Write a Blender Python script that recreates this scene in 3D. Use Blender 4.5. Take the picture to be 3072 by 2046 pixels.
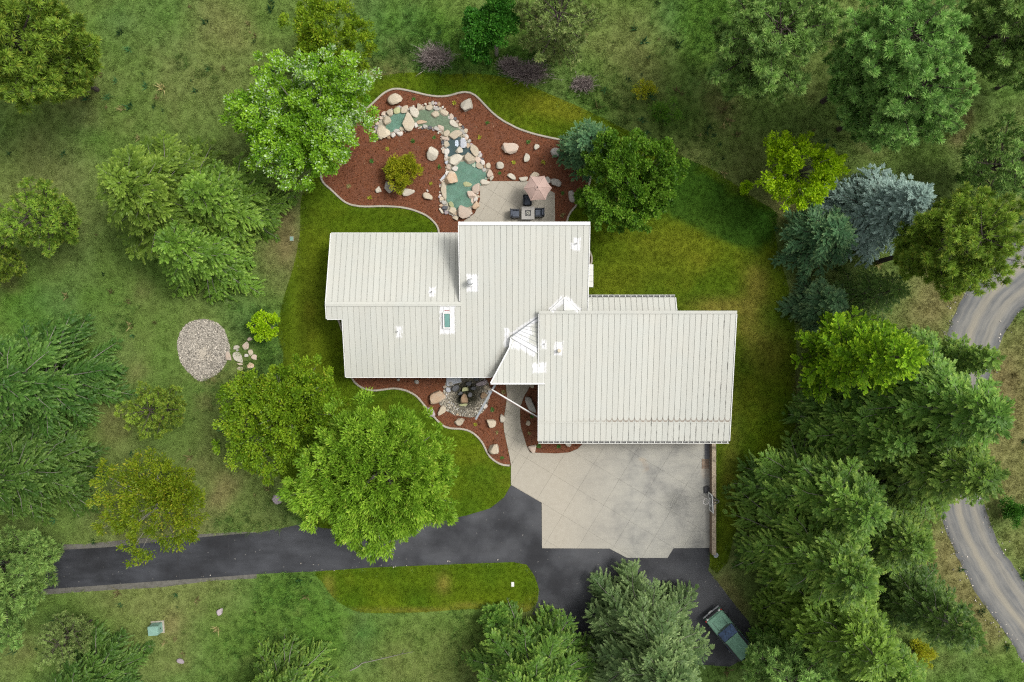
import bpy, bmesh, math, random
import numpy as np
from mathutils import Vector, Matrix
from mathutils.geometry import tessellate_polygon

for o in list(bpy.data.objects):
    bpy.data.objects.remove(o)
SC = bpy.context.scene
COL = SC.collection
H, S = 56.0, 36.57          # drone height (m), ground scale (photo pixels per metre)

# ------------------------------------------------------------------ camera
cam = bpy.data.cameras.new("camera")
cam.lens, cam.sensor_width, cam.clip_end = 24.0, 36.0, 2000
camo = bpy.data.objects.new("camera", cam)
camo.location = (0, 0, H)
COL.objects.link(camo)
SC.camera = camo
# ------------------------------------------------------------------ sky, sun, exposure
SUN_EL, SUN_AZ = math.radians(56), math.radians(20)     # azimuth measured from +X towards +Y
w = bpy.data.worlds.new("World"); SC.world = w; w.use_nodes = True
wn = w.node_tree.nodes; wl = w.node_tree.links
sky = wn.new("ShaderNodeTexSky"); sky.sky_type = 'NISHITA'; sky.sun_disc = False
sky.sun_elevation = SUN_EL; sky.sun_rotation = math.pi/2 - SUN_AZ
sky.air_density = 1.0; sky.dust_density = 4.0; sky.ozone_density = 1.0
hs = wn.new("ShaderNodeHueSaturation"); hs.inputs['Saturation'].default_value = 0.10
wl.new(sky.outputs[0], hs.inputs['Color'])
wl.new(hs.outputs[0], wn['Background'].inputs[0])
wn['Background'].inputs[1].default_value = 0.145
sl = bpy.data.lights.new("sun", 'SUN'); sl.energy = 1.5; sl.angle = math.radians(15); sl.color = (1.0, 0.96, 0.9)
so = bpy.data.objects.new("sun", sl); COL.objects.link(so)
sd = Vector((math.cos(SUN_EL)*math.cos(SUN_AZ), math.cos(SUN_EL)*math.sin(SUN_AZ), math.sin(SUN_EL)))
so.rotation_euler = sd.to_track_quat('Z', 'Y').to_euler(); so.location = (30, 10, 60)
vs = SC.view_settings
vs.view_transform = 'Standard'; vs.look = 'None'; vs.gamma = 1; vs.use_curve_mapping = False
vs.exposure = 0.61
SC.cycles.use_denoising = False; SC.cycles.filter_width = 1.2
SC.cycles.max_bounces = 6; SC.cycles.diffuse_bounces = 3; SC.cycles.transparent_max_bounces = 8

# ------------------------------------------------------------------ helpers
def P(px, py, z=0.0):
    k = (H - z) / H / S
    return Vector(((px-1536)*k, (1023-py)*k, z))
def P2(px, py, z=0.0):
    v = P(px, py, z); return (v.x, v.y)
def link(name, me, mats=(), parent=None, loc=None):
    o = bpy.data.objects.new(name, me); COL.objects.link(o)
    if me is not None:
        for m in (mats if isinstance(mats, (list, tuple)) else [mats]):
            if m.name not in [x.name for x in me.materials if x]: me.materials.append(m)
    if parent: o.parent = parent
    if loc is not None: o.location = loc
    return o
def tag(o, label=None, cat=None, group=None, kind=None):
    if label: o['label'] = label
    if cat: o['category'] = cat
    if group: o['group'] = group
    if kind: o['kind'] = kind
    return o
def empty(name, loc=(0, 0, 0), rz=0.0):
    o = bpy.data.objects.new(name, None); COL.objects.link(o)
    o.empty_display_size = .3
    o.location = loc; o.rotation_euler = (0, 0, rz); return o
def copy_tree(o, parent=None):
    c = o.copy(); COL.objects.link(c)
    if parent: c.parent = parent
    for ch in list(o.children): copy_tree(ch, c)
    return c

class MB:
    def __init__(s): s.v = []; s.f = []
    def add(s, vs, fs):
        b = len(s.v); s.v += [tuple(x) for x in vs]; s.f += [tuple(i+b for i in f) for f in fs]; return s
    def box(s, c, d, M=None):
        x, y, z = (k/2 for k in d)
        vs = [Vector((i*x, j*y, k*z)) for i in (-1, 1) for j in (-1, 1) for k in (-1, 1)]
        if M is not None: vs = [M @ q for q in vs]
        vs = [q + Vector(c) for q in vs]
        return s.add(vs, [(0,1,3,2),(4,6,7,5),(0,4,5,1),(2,3,7,6),(0,2,6,4),(1,5,7,3)])
    def hexa(s, b4, t4):
        return s.add(list(b4)+list(t4), [(3,2,1,0),(4,5,6,7),(0,1,5,4),(1,2,6,5),(2,3,7,6),(3,0,4,7)])
    def tube(s, pts, rs, n=6, cap=True):
        pts = [Vector(p) for p in pts]; b = len(s.v)
        for i, p in enumerate(pts):
            d = (pts[min(i+1, len(pts)-1)] - pts[max(i-1, 0)]).normalized()
            a = d.orthogonal().normalized(); c = d.cross(a)
            for k in range(n):
                t = 2*math.pi*k/n
                s.v.append(tuple(p + (a*math.cos(t)+c*math.sin(t))*rs[i]))
        for i in range(len(pts)-1):
            for k in range(n):
                s.f.append((b+i*n+k, b+i*n+(k+1) % n, b+(i+1)*n+(k+1) % n, b+(i+1)*n+k))
        if cap:
            s.f.append(tuple(b+k for k in range(n))[::-1]); s.f.append(tuple(b+(len(pts)-1)*n+k for k in range(n)))
        return s
    def prism(s, poly, z0, z1):
        n = len(poly)
        b = len(s.v)
        s.v += [(x, y, z0) for x, y in poly] + [(x, y, z1) for x, y in poly]
        tr = tessellate_polygon([[Vector((x, y, 0)) for x, y in poly]])
        A = sum(poly[i][0]*poly[(i+1) % n][1]-poly[(i+1) % n][0]*poly[i][1] for i in range(n))
        for t in tr:
            i, j, k = t
            a = (poly[j][0]-poly[i][0])*(poly[k][1]-poly[i][1])-(poly[k][0]-poly[i][0])*(poly[j][1]-poly[i][1])
            if a < 0: i, k = k, i
            s.f.append((b+n+i, b+n+j, b+n+k)); s.f.append((b+k, b+j, b+i))
        for i in range(n):
            j = (i+1) % n
            q = (b+i, b+j, b+n+j, b+n+i)
            s.f.append(q if A > 0 else q[::-1])
        return s
    def mesh(s, name, smooth=False, bevel=0.0):
        me = bpy.data.meshes.new(name); me.from_pydata(s.v, [], s.f)
        if bevel > 0:
            bm = bmesh.new(); bm.from_mesh(me)
            bmesh.ops.remove_doubles(bm, verts=bm.verts, dist=1e-5)
            bmesh.ops.bevel(bm, geom=[e for e in bm.edges], offset=bevel, segments=2, affect='EDGES', clamp_overlap=True)
            bm.to_mesh(me); bm.free()
        if smooth: me.shade_smooth()
        me.update(); return me
    def build(s, name, mats, parent=None, loc=None, smooth=False, bevel=0.0):
        return link(name, s.mesh(name, smooth, bevel), mats, parent, loc)

def np_mesh(name, V, T, tint=None, smooth=False):
    V = np.asarray(V, np.float32); T = np.asarray(T, np.int32)
    me = bpy.data.meshes.new(name); k = T.shape[1]
    me.vertices.add(len(V)); me.vertices.foreach_set("co", V.ravel())
    me.loops.add(T.size); me.loops.foreach_set("vertex_index", T.ravel())
    me.polygons.add(len(T)); me.polygons.foreach_set("loop_start", np.arange(0, T.size, k, dtype=np.int32))
    if smooth: me.polygons.foreach_set("use_smooth", np.ones(len(T), bool))
    if tint is not None:
        a = me.color_attributes.new("tint", 'FLOAT_COLOR', 'POINT')
        c = np.ones((len(V), 4), np.float32); c[:, :tint.shape[1]] = tint
        a.data.foreach_set("color", c.ravel())
    me.update(calc_edges=True); return me

def inside(poly, X, Y):
    X = np.asarray(X, float); Y = np.asarray(Y, float)
    r = np.zeros(X.shape, bool); n = len(poly)
    for i in range(n):
        x1, y1 = poly[i]; x2, y2 = poly[(i+1) % n]
        if y1 == y2: continue
        c = (y1 > Y) != (y2 > Y)
        r ^= c & (X < (x2-x1)*(Y-y1)/(y2-y1)+x1)
    return r
def smooth_path(pts, step=0.25, closed=False):
    pts = [Vector((p[0], p[1], 0)) for p in pts]; n = len(pts); out = []
    rng = range(n if closed else n-1)
    for i in rng:
        g = lambda k: pts[k % n] if closed else pts[min(max(k, 0), n-1)]
        a, b, c, d = g(i-1), g(i), g(i+1), g(i+2)
        m = max(1, int((c-b).length/step))
        for q in range(m):
            t = q/m
            p = .5*((2*b)+(c-a)*t+(2*a-5*b+4*c-d)*t*t+(-a+3*b-3*c+d)*t**3)
            out.append((p.x, p.y))
    if not closed: out.append((pts[-1].x, pts[-1].y))
    return out
def px_poly(pts): return [P2(x, y) for x, y in pts]
def clip_convex(poly, win):
    out = list(poly)
    for i in range(len(win)):
        a, b = win[i], win[(i+1) % len(win)]
        f = lambda p: (b[0]-a[0])*(p[1]-a[1])-(b[1]-a[1])*(p[0]-a[0])
        res = []
        for j in range(len(out)):
            p, q = out[j], out[(j+1) % len(out)]
            fp, fq = f(p), f(q)
            if fp >= 0: res.append(p)
            if (fp >= 0) != (fq >= 0):
                t = fp/(fp-fq); res.append((p[0]+(q[0]-p[0])*t, p[1]+(q[1]-p[1])*t))
        out = res
        if len(out) < 3: return []
    return out
def area(p): return .5*sum(p[i][0]*p[(i+1) % len(p)][1]-p[(i+1) % len(p)][0]*p[i][1] for i in range(len(p)))

# value noise in python (same field colours ground, lawn and grass tufts)
class VN:
    def __init__(s, seed): s.g = np.random.RandomState(seed).rand(256, 256)
    def at(s, X, Y, sc):
        x = np.asarray(X)/sc+71.3; y = np.asarray(Y)/sc+33.7
        i = np.floor(x).astype(int); j = np.floor(y).astype(int)
        u = x-i; v = y-j; u = u*u*(3-2*u); v = v*v*(3-2*v)
        g = lambda a, b: s.g[a % 256, b % 256]
        return (g(i, j)*(1-u)+g(i+1, j)*u)*(1-v)+(g(i, j+1)*(1-u)+g(i+1, j+1)*u)*v
    def fbm(s, X, Y, sc, o=4):
        r = 0; a = 1; t = 0
        for k in range(o): r = r+a*s.at(X+k*9.1, Y-k*5.3, sc/2**k); t += a; a *= .55
        return r/t

# ------------------------------------------------------------------ materials
class NT:
    def __init__(s, name):
        s.m = bpy.data.materials.new(name); s.m.use_nodes = True
        s.n = s.m.node_tree.nodes; s.l = s.m.node_tree.links
        s.b = s.n['Principled BSDF']; s.out = s.n['Material Output']
        s.b.inputs['Specular IOR Level'].default_value = .3
    def new(s, t, **k):
        n = s.n.new(t)
        for a, b in k.items(): setattr(n, a, b)
        return n
    def put(s, i, v):
        if hasattr(v, 'is_linked'): s.l.new(v, i)
        else:
            try: i.default_value = v
            except Exception: i.default_value = (*v, 1)
    def math(s, op, a, b=None, c=None, clamp=False):
        n = s.new('ShaderNodeMath', operation=op, use_clamp=clamp)
        s.put(n.inputs[0], a)
        if b is not None: s.put(n.inputs[1], b)
        if c is not None: s.put(n.inputs[2], c)
        return n.outputs[0]
    def mix(s, f, a, b, bt='MIX'):
        n = s.new('ShaderNodeMix', data_type='RGBA', blend_type=bt)
        s.put(n.inputs[0], f); s.put(n.inputs[6], a); s.put(n.inputs[7], b)
        return n.outputs[2]
    def noise(s, sc, det=4, rough=.55, vec=None, stretch=None, dist=0):
        n = s.new('ShaderNodeTexNoise'); n.inputs['Scale'].default_value = sc
        n.inputs['Detail'].default_value = det; n.inputs['Roughness'].default_value = rough
        n.inputs['Distortion'].default_value = dist
        v = vec if vec is not None else s.pos()
        if stretch:
            mp = s.new('ShaderNodeMapping'); mp.inputs['Scale'].default_value = stretch
            s.l.new(v, mp.inputs[0]); v = mp.outputs[0]
        s.l.new(v, n.inputs['Vector']); return n.outputs['Fac']
    def pos(s):
        if not hasattr(s, '_p'): s._p = s.new('ShaderNodeNewGeometry').outputs['Position']
        return s._p
    def ramp(s, f, lo, hi, a=0., b=1.):
        n = s.new('ShaderNodeMapRange', clamp=True)
        s.put(n.inputs[0], f); n.inputs[1].default_value = lo; n.inputs[2].default_value = hi
        n.inputs[3].default_value = a; n.inputs[4].default_value = b
        return n.outputs[0]
    def bump(s, h, st, d=.02):
        n = s.new('ShaderNodeBump'); n.inputs['Strength'].default_value = st; n.inputs['Distance'].default_value = d
        s.l.new(h, n.inputs['Height']); s.l.new(n.outputs[0], s.b.inputs['Normal']); return n
    def col(s, c): s.put(s.b.inputs['Base Color'], c); return s
    def rough(s, r): s.put(s.b.inputs['Roughness'], r); return s
    def attr(s, name, kind='GEOMETRY'):
        n = s.new('ShaderNodeAttribute', attribute_name=name, attribute_type=kind); return n

def plain(name, c, rough=.6, metal=0., var=.15, sc=6., bump=.0):
    t = NT(name)
    if var > 0:
        f = t.ramp(t.noise(sc, 4), .3, .7)
        t.col(t.mix(f, tuple(x*(1-var) for x in c), tuple(min(1, x*(1+var)) for x in c)))
    else: t.col(c)
    t.rough(rough); t.b.inputs['Metallic'].default_value = metal
    if bump > 0: t.bump(t.noise(sc*3, 4), bump)
    return t.m

def leaf_mat(name, dark, light, tip=None, trans=.3, gloss=.012):
    t = NT(name)
    a = t.attr('tint')
    sp = t.new('ShaderNodeSeparateColor'); t.l.new(a.outputs['Color'], sp.inputs[0])
    c = t.mix(sp.outputs[0], dark, light)
    if tip is not None: c = t.mix(sp.outputs[1], c, tip)
    oi = t.new('ShaderNodeObjectInfo')
    hsv = t.new('ShaderNodeHueSaturation')
    t.put(hsv.inputs['Value'], t.ramp(oi.outputs['Random'], 0, 1, .9, 1.1))
    t.put(hsv.inputs['Hue'], t.ramp(oi.outputs['Random'], 0, 1, .49, .508))
    t.l.new(c, hsv.inputs['Color']); c = hsv.outputs[0]
    d = t.new('ShaderNodeBsdfDiffuse'); tr = t.new('ShaderNodeBsdfTranslucent'); g = t.new('ShaderNodeBsdfGlossy')
    g.inputs['Roughness'].default_value = .45
    t.l.new(c, d.inputs[0]); t.l.new(c, tr.inputs[0])
    m1 = t.new('ShaderNodeMixShader'); m1.inputs[0].default_value = trans
    t.l.new(d.outputs[0], m1.inputs[1]); t.l.new(tr.outputs[0], m1.inputs[2])
    m2 = t.new('ShaderNodeMixShader'); m2.inputs[0].default_value = gloss
    t.l.new(m1.outputs[0], m2.inputs[1]); t.l.new(g.outputs[0], m2.inputs[2])
    t.l.new(m2.outputs[0], t.out.inputs[0]); t.n.remove(t.b)
    return t.m

# --- ground colours --------------------------------------------------------
vn1, vn2, vn3 = VN(3), VN(11), VN(29)
BLOBS = [  # photo px, radius, (lush, dry, bare soil)
 (560,20,170,.5,0,0),(2150,50,190,.75,-.2,0),(1130,110,130,.5,0,0),(1290,150,170,.8,-.3,0),(1500,190,130,.6,-.2,0),
 (1780,300,120,.85,-.3,0),(2010,400,150,.3,0,0),(60,960,140,.6,-.2,0),(880,1790,170,.75,-.3,0),(760,1980,180,.5,-.1,0),
 (950,1520,150,.8,-.2,0),(790,1000,110,.8,-.3,0),(815,1130,80,.7,-.2,0),(1020,1930,120,.3,0,0),(640,1490,80,.5,0,0),
 (330,1930,180,.3,0,0),(700,1590,60,.7,0,0),(280,390,120,.3,0,0),(2900,1990,160,.5,0,0),(1350,1960,160,.2,.1,0),
 (640,70,110,-.2,.7,0),(700,110,80,-.2,.5,.1),(130,520,170,-.2,.5,0),(300,560,120,-.1,.35,0),(560,200,140,-.1,.3,0),
 (420,880,60,0,.3,.4),(830,740,70,-.3,.4,.9),(845,660,50,-.3,.3,.8),(870,810,60,-.2,.5,.5),(680,1440,60,-.3,.8,.55),(655,1490,45,-.3,.8,.4),
 (285,240,80,-.2,.2,.6),(230,300,80,-.1,.2,.4),(2350,620,55,-.2,.3,.9),(2830,860,100,-.4,.8,.45),(2760,950,110,-.3,.7,.35),
 (2960,1250,110,-.3,.6,.4),(3030,1120,100,-.2,.5,.3),(3010,1420,100,-.3,.7,.3),(2800,1640,80,-.3,.8,.4),(2860,1760,80,-.3,.8,.35),
 (2940,1870,80,-.2,.5,.2),(2840,1690,70,-.6,1.,.45),(2900,1800,70,-.6,1.,.4),(2960,1240,120,-.6,.9,.35),(3030,1400,110,-.6,.9,.3),(2850,880,90,-.6,.9,.4),(2960,1900,70,-.5,.9,.2),(3040,1150,120,-.5,.8,.3),(3050,1000,70,-.4,.8,.2),(3040,1620,70,-.2,.7,.2),(2890,350,40,-.3,.5,1.1),(2880,420,35,-.3,.6,1.0),(2640,420,90,-.1,.3,.4),(2180,1750,60,-.2,.2,.8),
 (2220,1800,50,-.2,.2,.8),(410,1110,50,-.1,.3,.6),(360,1260,60,-.1,.4,.6),(1775,1960,35,-.2,.2,1),(2390,1200,90,-.3,.2,.8),
 (640,1130,30,-.2,.4,.6),(620,1210,35,-.2,.5,.5),(80,1960,70,-.2,.5,.5),(505,1870,40,-.2,.7,.5),(540,1990,45,-.2,.5,.4),(1180,1960,120,.1,.2,.1),
 (1130,228,60,-.3,.9,.5),(1200,215,60,-.2,.7,.4),(1850,320,60,0,.3,0),(2180,330,70,-.2,.3,.5),(2150,280,60,-.2,.2,.5),(1800,140,80,0,.4,.1),(1950,170,120,0,.35,0),
 (460,1740,160,-.1,.3,.3),(620,1720,60,-.1,.4,.4),(2510,200,60,-.1,.2,.5),(2470,280,60,-.1,.2,.5),(3000,330,100,.2,0,.1),(20,820,60,0,.2,.5)]
def zone(X, Y):
    X = np.asarray(X, float); Y = np.asarray(Y, float)
    px = X*S+1536; py = 1023-Y*S
    greener = vn1.fbm(X, Y, 9, 5)*1.5-.36
    dry = vn2.fbm(X, Y, 6, 5)*1.4-.55
    bare = vn3.fbm(X, Y, 4, 5)*1.7-1.05
    jx = (vn2.fbm(X, Y, 2.2, 3)-.5)*60; jy = (vn3.fbm(X, Y, 2.2, 3)-.5)*60
    for bx, by, r, a, b, c in BLOBS:
        g = np.exp(-((px+jx-bx)**2+(py+jy-by)**2)/(r*r)*1.2)
        greener = greener+a*g; dry = dry+b*g; bare = bare+c*g
    greener = .33+(greener-.33)*.8; dry = dry*.82; bare = bare*.85
    k = lambda v: np.clip(v, 0, 1)[..., None]
    base = np.array([.104, .136, .046]); 
    blue = k((vn3.fbm(X+40, Y, 5, 3)-.45)*2.2)
    green = np.array([.072, .136, .026])*(1-blue)+np.array([.068, .126, .046])*blue
    c = base*(1-k(greener))+green*k(greener)
    c = c*(1-k(dry)*.75)+np.array([.178, .164, .078])*k(dry)*.7
    c = c*(1-k(bare)*.8)+np.array([.150, .110, .066])*k(bare)*.75
    return c*np.array([1.10, 1.16, .92])
def lawn_col(X, Y):
    px = X*S+1536; py = 1023-Y*S
    n = np.clip(vn1.fbm(X, Y, 3.2, 5)*2-.5, 0, 1)[..., None]
    c = np.array([.040, .078, .0085])*(1-n)+np.array([.066, .100, .0095])*n
    def g(bx, by, rx, ry): return np.exp(-(((px-bx)/rx)**2+((py-by)/ry)**2))[..., None]
    yel = .8*g(2030, 740, 170, 90)+.5*g(1850, 850, 120, 60)+.5*g(930, 900, 60, 300)+.9*g(1620, 310, 90, 40)+.8*g(1700, 330, 70, 40)+.5*g(1180, 265, 60, 25)+.5*g(1480, 232, 60, 18)
    yel = np.clip(yel+np.clip(vn2.fbm(X, Y, 2.0, 4)-.55, 0, 1)[..., None]*1.6, 0, 1)
    c = c*(1-yel*.7)+np.array([.115, .118, .020])*yel*.7
    shade_poly = px_poly([(1985,465),(2060,485),(2190,555),(2335,640),(2325,700),(2285,765),(2240,752),(2200,735),(2160,705),(2110,702),(2040,655),(1990,620),(1950,560)])  # outline of a tree shadow painted into the side lawn's colour
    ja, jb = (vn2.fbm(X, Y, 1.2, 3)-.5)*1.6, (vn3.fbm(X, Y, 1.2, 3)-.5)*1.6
    pin = sum(inside(shade_poly, X+ja+a*.35, Y+jb+b*.35).astype(float) for a in (-1, 0, 1) for b in (-1, 0, 1))[..., None]/9
    greener = np.clip(pin*1.1+.25*g(2080, 520, 70, 50)+.3*g(1480, 1440, 100, 60), 0, 1)  # painted shadow patch plus soft darker green spots
    c = c*(1-greener*.75)+np.array([.014, .050, .013])*greener*.75
    dry = 1.0*g(2170, 920, 90, 30)+.9*g(2270, 850, 40, 60)+.8*g(2240, 980, 40, 60)+.9*g(1330, 1750, 20, 30)+.8*g(985, 1770, 18, 45)+.8*g(1570, 1825, 40, 14)+.7*g(1230, 1830, 160, 9)+.7*g(1400, 1815, 50, 10)+.6*g(2300, 1050, 60, 80)+.5*g(2190, 1350, 30, 200)
    dry = np.clip(dry*(.5+vn3.fbm(X, Y, .9, 3))[..., None], 0, 1)
    c = c*(1-dry*.75)+np.array([.150, .128, .050])*dry*.75
    stripe = (.5+.5*np.sin(px/11.))[..., None]*np.clip(g(880, 950, 90, 300)*.34+g(2260, 1230, 90, 330)*.2, 0, .4)+(.5+.5*np.sin(py/10.))[..., None]*np.clip(g(1900, 800, 260, 130)*.16+g(1250, 1760, 330, 80)*.16+g(1100, 660, 200, 50)*.16, 0, .3)
    return c*(1-stripe)*np.array([1.36, 1.36, .7])

def ground_mat(name, fine, bump_s, dist):
    t = NT(name); a = t.attr('tint')
    f1 = t.noise(fine, 5, .7); f2 = t.noise(fine*.17, 3)
    f = t.math('MULTIPLY', t.ramp(f1, .25, .75, .55, 1.45), t.ramp(f2, .3, .7, .85, 1.15))
    n = t.new('ShaderNodeVectorMath', operation='SCALE'); t.l.new(a.outputs['Color'], n.inputs[0]); t.l.new(f, n.inputs['Scale'])
    t.col(n.outputs[0]); t.rough(.9); t.b.inputs['Specular IOR Level'].default_value = .04; t.bump(f1, bump_s, dist); return t.m
M = {}
M['meadow'] = ground_mat('meadow_soil', 9, .6, .08)
M['lawn'] = ground_mat('mown_lawn', 14, .5, .03)

def grass_mat(name, bright):
    t = NT(name); a = t.attr('gcol', 'INSTANCER')
    oi = t.new('ShaderNodeObjectInfo')
    f = t.ramp(oi.outputs['Random'], 0, 1, bright*.5, bright*1.5)
    n = t.new('ShaderNodeVectorMath', operation='SCALE'); t.l.new(a.outputs['Vector'], n.inputs[0]); t.l.new(f, n.inputs['Scale'])
    d = t.new('ShaderNodeBsdfDiffuse'); tr = t.new('ShaderNodeBsdfTranslucent'); mx = t.new('ShaderNodeMixShader')
    mx.inputs[0].default_value = .3
    t.l.new(n.outputs[0], d.inputs[0]); t.l.new(n.outputs[0], tr.inputs[0])
    t.l.new(d.outputs[0], mx.inputs[1]); t.l.new(tr.outputs[0], mx.inputs[2]); t.l.new(mx.outputs[0], t.out.inputs[0])
    t.n.remove(t.b); return t.m
M['grass'] = grass_mat('meadow_grass', 1.55)
M['turf'] = grass_mat('turf_blades', 1.45)
M['bits'] = grass_mat('loose_bits', 1.0)

def mulch():
    t = NT('red_bark_mulch'); n1 = t.noise(16, 6, .75); n2 = t.noise(1.1, 4)
    c = t.mix(t.ramp(n1, .3, .72), (.080, .029, .014), (.210, .078, .036))
    c = t.mix(t.ramp(n2, .45, .75, 0, .5), c, (.125, .055, .036))
    t.col(c).rough(.9); t.bump(n1, .9, .06); return t.m
M['mulch'] = mulch()
def asphalt():
    t = NT('sealed_asphalt')
    n1 = t.noise(1.0, 6, .6, stretch=(.45, 1.6, 1)); n2 = t.noise(.22, 4); n3 = t.noise(40, 3)
    c = t.mix(t.ramp(n1, .3, .7), (.022, .0235, .028), (.052, .055, .063))
    c = t.mix(t.ramp(n2, .4, .65), c, (.016, .0165, .019))
    sx = t.new('ShaderNodeSeparateXYZ'); t.l.new(t.pos(), sx.inputs[0])
    c = t.mix(t.math('MULTIPLY', t.ramp(sx.outputs[0], -30, -2, 0, 1), t.ramp(n2, .35, .6, .55, 0)), c, (.078, .079, .082))
    c = t.mix(t.ramp(t.noise(6, 5, .8), .64, .72, 0, .45), c, (.075, .075, .072))
    w2 = t.ramp(t.noise(5.0, 2, .5, stretch=(1, 1, 1)), .735, .75); c = t.mix(w2, c, (.20, .19, .17))
    t.col(c).rough(t.ramp(n1, .3, .7, .55, .8)); t.bump(n3, .25, .01); return t.m
M['asphalt'] = asphalt()
M['old_asphalt'] = plain('old_grey_asphalt', (.105, .10, .085), .9, var=.25, sc=3, bump=.3)
def concrete():
    t = NT('stained_concrete')
    sx = t.new('ShaderNodeSeparateXYZ'); t.l.new(t.pos(), sx.inputs[0])
    n1 = t.noise(.55, 6, .65); n2 = t.noise(3.2, 6, .7); n3 = t.noise(1.3, 5, .7, stretch=(.35, 2.2, 1))
    c = t.mix(t.ramp(n2, .3, .7), (.310, .282, .228), (.350, .322, .265))
    pad = t.math('MULTIPLY', t.ramp(sx.outputs[0], 4.0, 10.0), t.ramp(sx.outputs[1], -7, -9))
    g = t.mix(t.ramp(n1, .35, .65), (.325, .316, .275), (.235, .232, .212))
    g = t.mix(t.ramp(n3, .5, .72, 0, .45), g, (.185, .182, .168))
    c = t.mix(t.math('MULTIPLY', pad, .95), c, g)
    dk = t.math('MULTIPLY', t.ramp(n1, .50, .68, 0, .55), t.math('MULTIPLY', pad, t.ramp(n2, .35, .6)))
    c = t.mix(dk, c, (.14, .137, .128))
    rust = t.math('MULTIPLY', t.ramp(t.noise(.35, 3), .66, .74, 0, .25), pad)
    c = t.mix(rust, c, (.38, .23, .10))
    c = t.mix(t.ramp(t.noise(7, 4, .8), .68, .74, 0, .5), c, (.15, .142, .13))
    oi = t.new('ShaderNodeObjectInfo'); v = t.ramp(oi.outputs['Random'], 0, 1, .99, 1.01)
    sc = t.new('ShaderNodeVectorMath', operation='SCALE'); t.l.new(c, sc.inputs[0]); t.l.new(v, sc.inputs['Scale'])
    t.col(sc.outputs[0]).rough(.85); t.bump(n2, .15, .01); return t.m
M['concrete'] = concrete()
M['joint'] = plain('joint_dirt', (.28, .26, .22), .95)
M['curb'] = plain('curb_concrete', (.335, .305, .25), .85, var=.12, sc=3, bump=.1)

def stone_mat(name, a, b, c=None):
    t = NT(name)
    oi = t.new('ShaderNodeObjectInfo')
    tc = t.new('ShaderNodeTexCoord').outputs['Object']
    n1 = t.noise(2.2, 6, .65, vec=tc); n2 = t.noise(9, 6, .75, vec=tc)
    col = t.mix(t.ramp(n1, .35, .65), a, b)
    if c: col = t.mix(t.ramp(t.noise(1.3, 5, .7, vec=tc), .5, .66, 0, .7), col, c)
    col = t.mix(t.ramp(n2, .62, .74, 0, .6), col, tuple(x*.4 for x in a))
    v = t.ramp(oi.outputs['Random'], 0, 1, .86, 1.14)
    s2 = t.new('ShaderNodeVectorMath', operation='SCALE'); t.l.new(col, s2.inputs[0]); t.l.new(v, s2.inputs['Scale'])
    t.col(s2.outputs[0]).rough(.85); t.bump(n2, .5, .03); return t.m
ST = {
 'tan': stone_mat('tan_sandstone', (.43, .36, .265), (.38, .33, .25), (.46, .41, .32)),
 'pale': stone_mat('pale_sandstone', (.45, .41, .335), (.40, .365, .30)),
 'pink': stone_mat('pink_sandstone', (.44, .34, .27), (.42, .355, .29)),
 'orange': stone_mat('orange_sandstone', (.42, .29, .19), (.45, .35, .25), (.44, .39, .31)),
 'grey': stone_mat('grey_stone', (.31, .295, .265), (.38, .355, .315), (.27, .255, .23)),
 'dark': stone_mat('dark_basalt', (.075, .078, .085), (.12, .12, .125)),
 'blue': stone_mat('blue_grey_stone', (.33, .35, .40), (.42, .42, .43)),
 'purple': stone_mat('purple_stone', (.27, .225, .25), (.35, .30, .30)),
 'white': stone_mat('white_quartz', (.52, .49, .44), (.47, .43, .39), (.44, .36, .32)),
 'brown': stone_mat('brown_stone', (.24, .155, .09), (.30, .215, .14)),
 'moss': stone_mat('mossy_stone', (.30, .33, .16), (.38, .36, .22)),
 'sunk': stone_mat('wet_stone', (.30, .37, .28), (.36, .42, .32)),
}
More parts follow.
